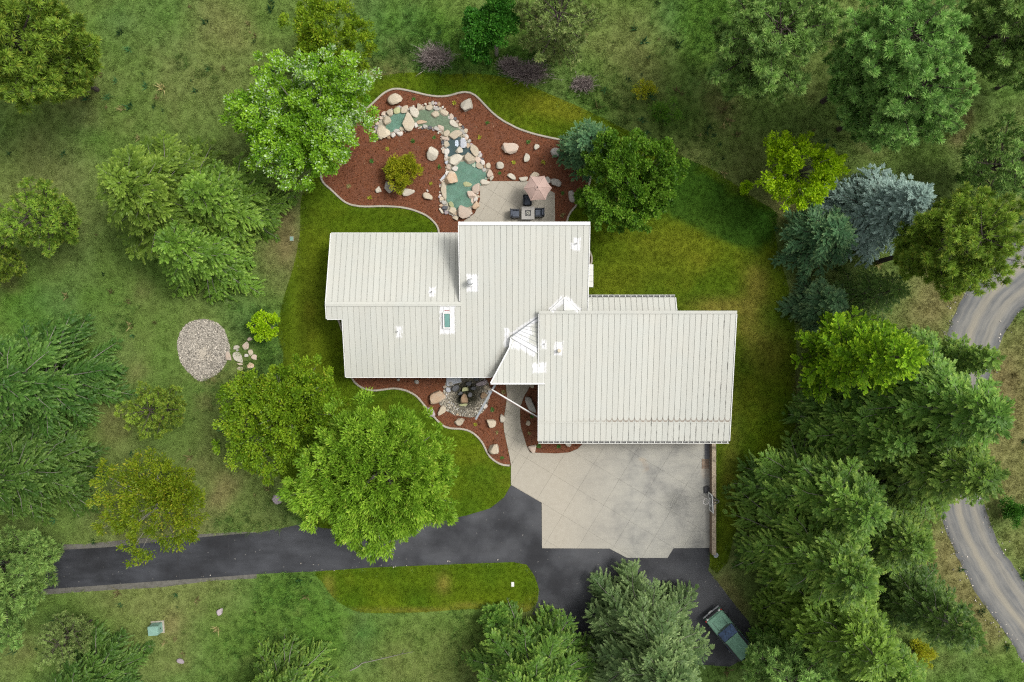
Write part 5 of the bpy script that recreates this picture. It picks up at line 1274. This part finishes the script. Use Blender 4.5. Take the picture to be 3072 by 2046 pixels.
for px, py, a, m, rot, sc, lab in [
 (292,270,PN1,'pineyel',.2,1.1,'big tufted pine filling the top left corner'),
 (2185,258,PN1,'pine',1.4,1.05,'dense tufted pine at the top, first of the right hand pines'),
 (2467,305,PN2,'pine',2.5,1.0,'tall pine with a bare leaning trunk in the upper right'),
 (2515,388,PN3,'pine',.7,1.0,'pine in front of the bare leaning trunk'),
 (2765,240,PN2,'pine',3.9,1.0,'pine with brown limbs reaching the top right corner'),
 (2990,265,PN3,'pine',5.0,.85,'pine whose trunk stands at the right edge in the top corner'),
 (2870,540,PN4,'pine',1.1,1.35,'dark pine at the right edge above the gravel road'),
 (2635,785,PN2,'pineyel',5.6,.95,'yellow tipped pine beside the bend of the gravel road'),
 (1655,165,PN4,'pineol',2.2,1.25,'sparse olive pine at the top next to the round dark tree'),
 (235,685,PN4,'pineyel',.9,1.1,'young see-through pine left of the bright tipped fir'),
 (80,800,PN4,'pineyel',3.0,.9,'small pine cut off at the left edge'),
 (545,1215,PN4,'pineyel',4.2,.85,'young pine just below the gravel patch'),
 (185,1635,PN1,'pine',2.8,.98,'tufted pine hanging over the left end of the driveway'),
 (2280,1935,PN4,'pine',2.0,1.3,'sparse pine with pale forked limbs over the parked green vehicle'),
 (275,1860,PN4,'pineol',5.2,.75,'faint young pine in the meadow left of the utility box'),
 (95,1790,PN4,'pine',1.8,1.35,'low tufted pine in the bottom left below the driveway end')]:
    tree('pine', px, py, a, m, lab, 'pine_tree', group=GP, rot=rot, scale=sc, gen=pine_mesh)
B = lambda **k: dict(k)
for px, py, a, m, lab, nm, bark in [
 (985,435,B(seed=41,h=9.2,rx=5.5,ry=5.3,nlobe=40,clus=680,leaves=110,ll=0.19,lw=0.115,cr=0.44,frond=.6,pale=0.55),'silver','big broad maple with white backed leaves beside the pond bed','maple_tree','greybark'),
 (1030,212,B(seed=42,h=6.6,rx=4.0,ry=3.6,nlobe=24,clus=330,leaves=70,ll=0.18,lw=0.11,cr=0.36),'olive','golden green tree behind the white leaved maple','broadleaf_tree','greybark'),
 (1490,165,B(seed=43,h=6.0,rx=2.6,ry=2.6,nlobe=18,clus=360,leaves=70,ll=0.19,lw=0.11,cr=0.32),'dark','round deep green tree at the top behind the dead brush','broadleaf_tree','greybark'),
 (1852,590,B(seed=44,h=7.6,rx=3.9,ry=4.4,nlobe=30,clus=560,leaves=96,ll=0.17,lw=0.11,cr=0.33),'maple','dark leafy maple between patio and side lawn','maple_tree','greybark'),
 (2342,540,B(seed=45,h=6.8,rx=3.6,ry=3.3,nlobe=22,clus=250,leaves=62,ll=0.2,lw=0.13,cr=0.32),'lime','lime yellow tree above the silvery spruce','broadleaf_tree','greybark'),
 (1165,1385,B(seed=46,h=9.6,rx=6.9,ry=5.5,nlobe=56,clus=900,leaves=100,ll=0.29,lw=0.09,cr=0.44,frond=1.1),'ash','largest bright green ash hanging over the asphalt driveway','ash_tree','greybark'),
 (915,1225,B(seed=47,h=7.6,rx=5.2,ry=4.8,nlobe=36,clus=600,leaves=74,ll=0.19,lw=0.11,cr=0.4),'olive','yellow green tree tucked behind the bright ash','broadleaf_tree','greybark'),
 (820,985,B(seed=48,h=3.0,rx=1.35,ry=1.35,nlobe=9,clus=90,leaves=50,ll=0.16,lw=0.11,cr=0.22),'lime','small lime tree on the lawn edge near the gravel patch','broadleaf_tree','greybark'),
 (555,1475,B(seed=49,h=7.0,rx=4.8,ry=4.4,nlobe=30,clus=340,leaves=60,ll=0.2,lw=0.09,cr=0.42,frond=1.0,pale=0.25),'olive','airy yellow green tree leaning over the left of the driveway','broadleaf_tree','greybark'),
 (1752,618,B(seed=50,h=2.4,rx=.95,ry=1.25,nlobe=8,clus=120,leaves=50,ll=0.14,lw=0.09,cr=0.2,zb=.1),'maple','bright green rounded shrub at the kerb right of the patio','shrub','greybark')]:
    tree('b', px, py, a, m, lab, nm, 'shrub' if nm == 'shrub' else 'tree', bark=bark, gen=broad_mesh)
tree('b', 1218, 525, B(seed=51,h=1.9,rx=1.55,ry=1.55,nlobe=26,clus=240,leaves=46,ll=0.17,lw=0.06,cr=0.24,zb=.08,frond=1.2), 'gold', 'golden leaved shrub over boulders in the pond bed', 'shrub', 'shrub', gen=broad_mesh)
for px, py, a, m, lab in [
 (1930,280,B(seed=52,h=1.0,rx=1.5,ry=.95,nlobe=10,clus=46,leaves=30,ll=.12,lw=.07,cr=.25,zb=.1),'gold','straggly yellow and orange shrub in the meadow above the maple'),
 (1985,345,B(seed=53,h=1.6,rx=1.9,ry=1.1,nlobe=10,clus=60,leaves=30,ll=.14,lw=.06,cr=.4,zb=.1),'maple','thin green sapling sprawling behind the maple'),
 (2240,565,B(seed=54,h=.9,rx=.7,ry=.6,nlobe=6,clus=26,leaves=36,ll=.13,lw=.08,cr=.22,zb=.1),'lime','little lime bush at the far edge of the side lawn'),
 (2735,1945,B(seed=55,h=1.6,rx=1.4,ry=1.2,nlobe=8,clus=80,leaves=36,ll=.13,lw=.08,cr=.3,zb=.1),'gold','yellow and orange shrub under the thin fir at the bottom right'),
 (3010,1530,B(seed=56,h=1.6,rx=1.2,ry=1.2,nlobe=8,clus=80,leaves=40,ll=.13,lw=.08,cr=.3,zb=.1),'dark','dark shrub beyond the gravel road at the right edge'),
 (2385,560,B(seed=57,h=1.2,rx=.9,ry=.7,nlobe=6,clus=40,leaves=30,ll=.12,lw=.07,cr=.3,zb=.1),'lime','low lime sprouts under the lime yellow tree')]:
    tree('b', px, py, a, m, lab, 'shrub', 'shrub', gen=broad_mesh)
def twig_mesh(seed, r, h, n=900):
    g = np.random.RandomState(seed); B0 = np.concatenate([g.normal(0, r*.25, (n, 2)), np.zeros((n, 1))], 1)
    d = unit(np.concatenate([g.normal(0, .8, (n, 2)), np.abs(g.normal(.75, .35, (n, 1)))], 1)); L = g.uniform(.4, 1.05, n)*math.hypot(r, h)*.85
    V, F = tris(B0, d, L, np.full(n, .034), unit(g.normal(size=(n, 3))))
    j = g.randint(0, n, n*2); B1 = B0[j]+d[j]*(L[j]*g.uniform(.4, .9, n*2))[:, None]
    V2, F2 = tris(B1, unit(d[j]+g.normal(0, .6, (n*2, 3))), g.uniform(.15, .4, n*2), np.full(n*2, .028), unit(g.normal(size=(n*2, 3))))
    t = np.repeat(g.rand(n*3, 1), 4, 0)
    return np_mesh('twigs', np.concatenate([V, V2]), np.concatenate([F, F2+len(V)]), np.concatenate([t, np.zeros((len(t), 2))], 1))
for i, (px, py, r, h, sx, lab) in enumerate([(1306,178,1.3,1.3,(1.1,.8),'leafless purple grey bush in tall grass behind the pond bed'),(1590,222,1.2,1.0,(1.5,.75),'long leafless grey bush below the round deep green tree'),
    (1530,200,.8,.8,(1.2,.8),'leafless bush between the round green tree and the long grey bush'),(1748,255,.9,.6,(1.1,.8),'low leafless bush at the edge of the tall grass')]):
    o = link('dead_shrub', twig_mesh(60+i, r, h, 800), LM['twig'], None, P(px, py, 0)); o.scale = (sx[0], sx[1], 1)
    tag(o, lab, 'dead shrub', 'leafless bushes behind the pond bed')
def herb_mesh(seed, r, n=44):
    g = np.random.RandomState(seed); a = g.rand(n)*6.283; e = g.uniform(.15, 1.2, n)
    d = np.stack([np.cos(a)*np.cos(e), np.sin(a)*np.cos(e), np.sin(e)], 1); V, F = tris(np.zeros((n, 3))+g.normal(0, r*.15, (n, 3))*[1, 1, 0], d, g.uniform(.5, 1, n)*r, np.full(n, r*.26), np.tile([0., 0, 1.], (n, 1))+g.normal(0, .2, (n, 3)))
    t = np.repeat(np.stack([g.rand(n), g.rand(n)*.3, g.rand(n)], 1), 4, 0); return np_mesh('leaves', V, F, t)
HB = [herb_mesh(i, .22) for i in range(3)]
herbs = [(1241,297,'herb','dark green perennial right of the pointed tan boulder'),(1363,310,'herby','yellow perennial left of the pale square boulder'),(1463,368,'herb','green perennial near the kerb beyond the stream bend'),
 (1304,413,'herb','pale green perennial inside the bend of the stream'),(1239,424,'herb','dark green perennial below the uppermost pool'),(1439,414,'herby','yellow perennial right of the small dark pool'),
 (1162,448,'herby','yellow perennial near the maple leaves'),(1116,484,'herb','dim green perennial under the edge of the white leaved maple'),(1317,501,'herb','green perennial left of the main pool'),
 (1541,487,'herby','yellow perennial left of the upright pale stone'),(1499,520,'herb','green perennial beside the patio corner and pond'),(1631,487,'herby','yellow perennial above the umbrella'),(1586,427,'herb','green perennial with purple bloom right of the peach boulder'),
 (1293,551,'herby','small yellow perennial left of the main pool rocks'),(1109,595,'herby','lime perennial alone in the lower left mulch'),(1046,559,'herbt','dim brown perennial near the left kerb'),(1688,580,'herb','small green perennial right of the patio'),(1687,645,'herbt','pale perennial near the house corner by the patio'),
 (1478,1228,'herb','green perennial between grey beam and path'),(1426,1273,'herby','yellow perennial below the pebble ring'),(1492,1297,'herbt','straw coloured perennial left of the path'),(1510,1177,'herbt','brownish grass clump beside the path near the entry'),
 (1596,1249,'herb','dull green perennial under the thin white beam'),(1587,1300,'herbt','straw coloured perennial between path and garage'),(1616,1337,'herb','green perennial at the garage corner near the peach stone'),(1676,1339,'herb','green perennial under the garage eave'),(1507,1372,'herb','green perennial in the tip of the front bed'),
 (756,992,'herb','weed clump under the small lime tree')]
for i, (px, py, m, lab) in enumerate(herbs):
    me = HB[i % 3].copy(); me.materials.append(LM[m]); o = link('perennial', me, [], None, P(px, py, 0)+Vector((0, 0, .03))); o.rotation_euler = (0, 0, i*1.3); s = .9+.35*((i*37) % 10)/10; o.scale = (s, s, s)
    tag(o, lab, 'plant', 'small perennials dotted through the mulch')
# fallen branch
b = MB(); pts = [(1050,2012),(1075,2000),(1085,1990),(1120,1982),(1150,1975),(1180,1968),(1205,1962),(1240,1955)]
b.tube([P(x, y, .06) for x, y in pts], [.05, .05, .04, .04, .035, .03, .02, .01], 5)
for i in range(1, 7): p = P(*pts[i], .06); b.tube([p, p+Vector((random.Random(i).uniform(-.5, .5), random.Random(i+9).uniform(.1, .5), .1))], [.02, .006], 4)
tag(b.build('fallen_branch', M['greybark']), 'thin grey fallen branch in the meadow at the bottom', 'branch')

# ------------------------------------------------------------------ patio furniture
um = P(1613, 562, 2.55); u0 = tag(empty('patio_umbrella', (um.x, um.y, .058)), 'dusty pink hexagonal patio umbrella', 'umbrella')
M['canopy'] = plain('dusty_pink_canvas', (.41, .295, .255), .85, var=.06, sc=3, bump=.05); M['seam'] = plain('canvas_seam', (.36, .25, .215), .85)
hexp = [(1590.4,528),(1633,527),(1656,563.6),(1636,600),(1592,602),(1570.7,565.5)]
hw = [P(x, y, 2.1)-u0.location for x, y in hexp]; ctr = Vector((0, 0, 2.62-.058))
hb_c = sum(hw, Vector())/6
V, F = [], []
for k in range(6):
    a, c = hw[k], hw[(k+1) % 6]
    o = MB(); g = 6; idx = {}
    for i in range(g+1):
        for j in range(g+1-i):
            u_, v_ = i/g, j/g; w_ = 1-u_-v_
            p = ctr*w_+a*u_+c*v_; p = p+Vector((0, 0, .10*(u_+v_)*w_-.05*u_*v_*4*.35)); rr0 = u_*v_*4*.05; p = p+(ctr-p)*Vector((rr0, rr0, 0)).x*0
            d = Vector((ctr.x-p.x, ctr.y-p.y, 0)); p = p+d*(.06*4*u_*v_)
            idx[i, j] = len(o.v); o.v.append(tuple(p))
    for i in range(g):
        for j in range(g-i):
            o.f.append((idx[i, j], idx[i+1, j], idx[i, j+1]))
            if j < g-i-1: o.f.append((idx[i+1, j], idx[i+1, j+1], idx[i, j+1]))
    q = o.build('canopy_panel', M['canopy'], u0, smooth=True)
    rb = [ctr.lerp(a, s)+Vector((0, 0, .10*s*(1-s)+.004)) for s in (0.05, .3, .6, .85, 1)]
    MB().tube(rb, [.012]*5, 5).build('rib', M['seam'], u0)
MB().tube([ctr+Vector((0, 0, -.02)), ctr+Vector((0, 0, .05)), ctr+Vector((0, 0, .10))], [.045, .045, .02], 10).build('finial', M['dark_metal'], u0)
vt = [ctr.lerp(h_, .24)+Vector((0, 0, .045)) for h_ in hw]
o = MB(); o.v = [tuple(ctr+Vector((0, 0, .03)))]+[tuple(v) for v in vt]; o.f = [(0, i+1, (i+1) % 6+1) for i in range(6)]; o.build('vent_flap', M['canopy'], u0)
MB().tube([(0, 0, 0), (0, 0, 2.56)], [.025, .025], 10).build('pole', M['dark_metal'], u0)
MB().tube([(0, 0, 0), (0, 0, .06), (0, 0, .09)], [.26, .25, .05], 18).build('base', M['dark_metal'], u0)
TC = P(1584, 639, .62); tbl = tag(empty('fire_table', (TC.x, TC.y, .058)), 'square grey fire pit table between the patio chairs', 'table')
M['ttop'] = plain('grey_table_top', (.33, .315, .29), .6, var=.08, sc=5); M['wick'] = plain('charcoal_wicker', (.045, .048, .055), .7, var=.3, sc=25, bump=.6); M['cush'] = plain('slate_cushion', (.085, .098, .125), .85, var=.12, sc=9, bump=.1)
k = (H-.62)/H/S; tw = 38.5*k; hole = .46
for dx, dy, ww, hh in ((-(tw+hole)/4, 0, (tw-hole)/2, tw), ((tw+hole)/4, 0, (tw-hole)/2, tw), (0, (tw+hole)/4, hole, (tw-hole)/2), (0, -(tw+hole)/4, hole, (tw-hole)/2)):
    MB().box((dx, dy, .56), (ww-.003, hh-.003, .05)).build('top_board', M['ttop'], tbl)
MB().box((0, 0, .27), (tw-.14, tw-.14, .52)).build('body', M['wick'], tbl)
MB().box((0, 0, .535), (hole-.02, hole-.02, .02)).build('burner_tray', M['dark_metal'], tbl)
g = MB(); rg = random.Random(4)
for i in range(110):
    a = rg.uniform(0, 6.28); q = rg.choice([.17, .12, .07, .03])+rg.uniform(-.02, .02)
    g.box((q*math.cos(a)*1.0, q*math.sin(a), .56), (rg.uniform(.015, .035), rg.uniform(.015, .03), .02), Matrix.Rotation(rg.uniform(0, 3), 3, 'Z'))
tag(g.build('fire_glass', plain('fire_glass', (.62, .60, .52), .2, var=.3, sc=40), tbl), kind='stuff')
def chair(px, py, rz, label):
    c = P(px, py, .45); o = tag(empty('patio_chair', (c.x, c.y, .058), rz), label, 'chair', 'armchairs round the fire table')
    w_, d_ = .72, .74
    MB().box((0, -.02, .20), (w_-.04, d_-.06, .28)).build('frame', M['wick'], o, bevel=.015)
    MB().box((0, -.06, .39), (w_-.22, d_-.20, .11)).build('seat_cushion', M['cush'], o, bevel=.03)
    MB().box((0, .25, .58), (w_-.24, .13, .34), Matrix.Rotation(-.18, 3, 'X')).build('back_cushion', M['cush'], o, bevel=.035)
    MB().box((0, .34, .48), (w_, .07, .70), Matrix.Rotation(-.12, 3, 'X')).build('backrest', M['wick'], o, bevel=.015)
    for s in (-1, 1):
        MB().box((s*(w_/2-.045), -.03, .40), (.09, d_-.1, .42)).build('arm', M['wick'], o, bevel=.015)
        for t_ in (-1, 1): MB().box((s*(w_/2-.06), t_*(d_/2-.08), .035), (.05, .05, .07)).build('leg', M['dark_metal'], o)
    return o
chair(1582, 602, 0, 'dark armchair partly under the pink umbrella')
chair(1545, 641, math.pi/2, 'dark armchair left of the fire table')
chair(1618, 638, -math.pi/2, 'dark armchair right of the fire table')

# ------------------------------------------------------------------ retaining wall, hoop, small things
rw = tag(empty('retaining_wall', (16.35, -8.6, 0)), 'low weathered timber retaining wall along the parking pad', 'wall')
M['timber'] = plain('weathered_timber', (.20, .145, .105), .9, var=.35, sc=5, bump=.4)
def cap_mat():
    t = NT('worn_wall_cap'); n = t.noise(9, 6, .8); n2 = t.noise(2, 4)
    c = t.mix(t.ramp(n, .35, .62), (.16, .115, .075), (.42, .36, .27)); c = t.mix(t.ramp(n2, .55, .7, 0, .7), c, (.06, .05, .035)); t.col(c).rough(.9); t.bump(n, .6, .03); return t.m
M['wallcap'] = cap_mat()
y0, y1 = -17.32, -7.2; nseg = 4
for i in range(nseg):
    ya = y0+(y1-y0)*i/nseg; yb2 = y0+(y1-y0)*(i+1)/nseg
    for k in range(3): MB().box((-.01+.004*(k % 2), (ya+yb2)/2+8.6, .12+k*.235), (.30, yb2-ya-.02, .225)).build('timber', M['timber'], rw)
    MB().box((.0, (ya+yb2)/2+8.6, .735), (.33, yb2-ya-.012, .06)).build('cap_board', M['wallcap'], rw)
lp = P(2146, 1664, .4)
lan = tag(empty('planter_pot', (lp.x, lp.y, 0)), 'blue grey pot at the lower end of the timber wall', 'pot')
MB().tube([(0, 0, 0), (0, 0, .5), (0, 0, .56)], [.13, .19, .20], 12).build('pot', ST['blue'], lan); MB().tube([(0, 0, .50), (0, 0, .565)], [.16, .16], 12).build('soil', M['grey_metal'], lan)
def slat_mat(px0, py0, px1, py1):
    a, c = P(px0, py0, .1), P(px1, py1, .1); m = (a+c)/2; o = tag(empty('wooden_mat', (m.x, m.y, .058)), 'small slatted wooden mat on the concrete by the timber wall', 'mat')
    w_, h_ = abs(c.x-a.x), abs(a.y-c.y)
    for i in range(6): MB().box((0, -h_/2+h_*(i+.5)/6, .03), (w_, h_/6-.02, .02)).build('slat', M['timber'], o)
    for s in (-1, 1): MB().box((s*(w_/2-.05), 0, .01), (.05, h_, .02)).build('batten', M['timber'], o)
slat_mat(2106, 1377, 2127, 1406)
a, c = P(2113, 1325), P(2128, 1376)
o = MB().box(((a.x+c.x)/2, (a.y+c.y)/2, .066), (c.x-a.x-.02, a.y-c.y, .016)).build('dark_strip', plain('strip_grey', (.13, .13, .14), .9, var=.2, sc=4)); tag(o, 'long dark grey strip on the concrete beside the garage corner', 'mat')  # thin flat dark grey strip lying on the slabs
# basketball hoop
hp = tag(empty('basketball_hoop', (15.98, -12.38, .058), math.radians(4)), 'basketball hoop with a black and white backboard at the pad edge', 'basketball hoop')
MB().box((-.06, .22, .08), (.4, .55, .16)).build('base', M['dark_metal'], hp, bevel=.04)
MB().tube([(0, 0, .1), (0, 0, 3.2)], [.06, .05], 10).build('pole', M['dark_metal'], hp)
for z_, z2 in ((2.7, 3.05), (3.2, 3.55)):
    for s in (-.16, .16): MB().tube([(0, s*.5, z_), (-.62, s, z2)], [.03, .03], 6).build('arm', M['dark_metal'], hp)
MB().box((-.66, 0, 3.42), (.05, 1.42, 1.0)).build('backboard', plain('black_board', (.035, .04, .045), .3, var=.1), hp)
bw = MB()
for s in (-1, 1): bw.box((-.692, s*.675, 3.42), (.02, .08, 1.0)); bw.box((-.692, 0, 3.42+s*.462), (.02, 1.26, .076))
bw.build('border', M['white'], hp)
tq = MB()
for s in (-1, 1): tq.box((-.692, s*.28, 3.28), (.018, .07, .45)); tq.box((-.692, 0, 3.28+s*.19), (.018, .488, .07))
tq.build('target_square', M['white'], hp)
rim = MB(); rc = Vector((-.95, 0, 3.05)); rim.tube([rc+Vector((.23*math.cos(a), .23*math.sin(a), 0)) for a in np.linspace(0, 6.283, 25)], [.024]*25, 6, False)
rim.box((-.71, 0, 3.05), (.05, .12, .04)); rim.build('rim', plain('rim_white', (.65, .60, .56), .4), hp)
nt = MB()
for i in range(12):
    a0, a1 = i*.5236, (i+1)*.5236
    for s, e in ((a0, a1), (a1, a0)):
        nt.tube([rc+Vector((.22*math.cos(s), .22*math.sin(s), 0)), rc+Vector((.17*math.cos((s+e)/2), .17*math.sin((s+e)/2), -.2)), rc+Vector((.12*math.cos(e), .12*math.sin(e), -.4))], [.013]*3, 4, False)
nt.build('net', M['white'], hp)
# transformer box
tb = P(467, 1886, .4); t0 = tag(empty('utility_box', (tb.x, tb.y, 0), math.radians(4)), 'pale green metal utility box in the meadow', 'utility box')
M['ugreen'] = plain('utility_green', (.17, .29, .235), .5, var=.1, sc=3)
MB().box((0, 0, .05), (1.05, 1.0, .1)).build('pad', M['curb'], t0)
MB().hexa([(-.42, -.40, .1), (.42, -.40, .1), (.42, .40, .1), (-.42, .40, .1)], [(-.42, -.40, .70), (.36, -.40, .70), (.36, .30, .74), (-.42, .30, .74)]).build('cabinet', M['ugreen'], t0, bevel=.02)
MB().hexa([(-.45, -.43, .70), (.30, -.43, .70), (.30, .34, .74), (-.45, .34, .74)], [(-.45, -.43, .745), (.28, -.43, .745), (.28, .30, .79), (-.45, .30, .79)]).build('lid', M['ugreen'], t0, bevel=.012)
MB().box((.40, 0, .42), (.03, .08, .12)).build('handle', M['dark_metal'], t0)
def valve(px, py, w_, h_, mat, lab):
    p = P(px, py, .05); o = tag(empty('valve_box', (p.x, p.y, 0)), lab, 'valve box'); MB().box((0, 0, .03), (w_+.05, h_+.05, .06)).build('rim', M['curb'], o); MB().box((0, 0, .066), (w_, h_, .014)).build('lid', mat, o)
valve(1538, 1753, .20, .34, M['white'], 'small white irrigation box in the lawn island')
valve(875, 716, .26, .32, M['ugreen'], 'pale green irrigation lid in bare soil left of the lawn strip')

# ------------------------------------------------------------------ parked vehicle (front towards the upper left)
fr_, bk = P(2131, 1834, .5), P(2234, 1958, .5); dv = fr_-bk; mid = (fr_+bk)/2
car = tag(empty('parked_car', (mid.x, mid.y, .016), math.atan2(dv.y, dv.x)), 'old green boxy off-road vehicle half hidden under conifer branches', 'car')
M['cgreen'] = plain('faded_green_paint', (.14, .27, .19), .32, var=.14, sc=2.2); M['chrome'] = plain('chrome', (.45, .46, .47), .2, metal=.8, var=.1)
M['cglass'] = plain('windscreen_glass', (.045, .085, .17), .08, var=.5, sc=2.5); M['tyre'] = plain('tyre_rubber', (.02, .02, .02), .9); M['red'] = plain('red_lens', (.30, .02, .02), .3, var=0)
Lc = 4.15; x0, x1 = -Lc/2, Lc/2; W_ = .83
def hx(xa, xb, za, zb, wa, wb, ta=0, tb=0): 
    return MB().hexa([(xa, -wa, za), (xb, -wb if tb == 0 else -wb, za), (xb, wb, za), (xa, wa, za)], [(xa+ta, -wa+.03, zb), (xb-tb, -wb+.03, zb), (xb-tb, wb-.03, zb), (xa+ta, wa-.03, zb)])
hx(x0+.08, x1-.08, .42, .98, W_, W_).build('body', M['cgreen'], car, bevel=.05)
hx(x1-1.42, x1-.14, .97, 1.05, W_-.03, W_-.06).build('hood', M['cgreen'], car, bevel=.03)
hx(x1-1.28, x1-.42, 1.045, 1.075, .44, .40).build('hood_scoop', M['cgreen'], car, bevel=.02)
o = MB(); o.box((x1-.85, .455, 1.052), (.86, .018, .02)); o.box((x1-.85, -.455, 1.052), (.86, .018, .02)); o.box((x1-1.27, 0, 1.064), (.05, .86, .03)); o.box((x1-1.36, 0, 1.058), (.05, 1.3, .025)); o.build('cowl_vent', M['dark_metal'], car)
hx(x0+.12, x1-1.45, .96, 1.66, W_-.03, W_-.05, .14, .52).build('cabin', M['dark_metal'], car, bevel=.03)
hx(x0+.24, x1-1.95, 1.655, 1.73, W_-.19, W_-.17, .06, .06).build('car_roof', M['cgreen'], car, bevel=.03)
for s in (-1, 1):
    MB().box((x0+1.15, s*(W_-.055), 1.32), (1.35, .02, .42)).build('side_window', M['cglass'], car)
    MB().tube([(x1-1.55, s*(W_-.02), 1.12), (x1-1.62, s*(W_+.16), 1.16)], [.02, .02], 6).build('mirror_arm', M['dark_metal'], car)
    MB().box((x1-1.64, s*(W_+.17), 1.17), (.08, .20, .15)).build('mirror', M['dark_metal'], car, bevel=.02)
    MB().tube([(x1-.13, s*.60, .84), (x1-.02, s*.60, .84)], [.10, .105], 14).build('headlight', M['white'], car)
    MB().box((x1-.10, s*(W_-.05), .93), (.12, .10, .07)).build('marker_light', M['red'], car)
    MB().box((x0+.06, s*(W_-.1), .85), (.06, .12, .2)).build('tail_light', M['red'], car)
    for xx in (x0+.80, x1-.82):
        wv = MB().tube([(xx, s*(W_-.12), .36), (xx, s*(W_+.06), .36)], [.36, .36], 20).build('wheel', M['tyre'], car)
        MB().tube([(xx, s*(W_+.055), .36), (xx, s*(W_+.075), .36)], [.21, .2], 16).build('rim', M['chrome'], wv)
# windscreen lies on the sloping front of the cabin
MB().add([(x1-1.47, -.70, 1.03), (x1-1.47, .70, 1.03), (x1-1.96, .66, 1.645), (x1-1.96, -.66, 1.645), (x1-1.45, -.70, 1.045), (x1-1.45, .70, 1.045), (x1-1.94, .66, 1.66), (x1-1.94, -.66, 1.66)],
         [(4, 5, 6, 7), (0, 3, 2, 1), (0, 1, 5, 4), (1, 2, 6, 5), (2, 3, 7, 6), (3, 0, 4, 7)]).build('windscreen', M['cglass'], car)
MB().tube([(x1-1.44, .0, 1.07), (x1-1.85, .35, 1.57)], [.012, .008], 5).build('wiper', M['dark_metal'], car); MB().tube([(x1-1.44, -.55, 1.07), (x1-1.80, -.2, 1.52)], [.012, .008], 5).build('wiper', M['dark_metal'], car)
MB().hexa([(x1-1.49, .04, 1.015+.03), (x1-1.49, .64, 1.045), (x1-1.90, .60, 1.575), (x1-1.90, .04, 1.575)][::-1], [(x1-1.48, .04, 1.06), (x1-1.48, .64, 1.06), (x1-1.885, .60, 1.59), (x1-1.885, .04, 1.59)][::-1]).build('windscreen_dark_pane', M['dark_metal'], car)  # dark panel making one half of the windscreen glass darker
o = MB()
for s in (-1, 1): o.tube([(x0+.3, s*(W_-.2), 1.745), (x1-2.05, s*(W_-.2), 1.745)], [.02, .02], 6)
o.build('roof_rail', M['dark_metal'], car)
for s in (-1, 1): MB().box((x1-1.9, s*(W_+.003), .70), (.012, .012, .5)).build('door_gap', M['dark_metal'], car)
MB().box((x1+.06, 0, .52), (.12, 1.66, .16)).build('front_bumper', M['chrome'], car, bevel=.03); MB().box((x1-.04, 0, .76), (.06, 1.15, .26)).build('grille', M['dark_metal'], car)
MB().box((x1+.135, .05, .55), (.03, .34, .16)).build('number_plate', M['white'], car)
MB().box((x0-.03, 0, .52), (.10, 1.62, .16)).build('rear_bumper', M['chrome'], car, bevel=.03); MB().box((x0+.12, 0, 1.30), (.02, 1.2, .38)).build('rear_window', M['cglass'], car)
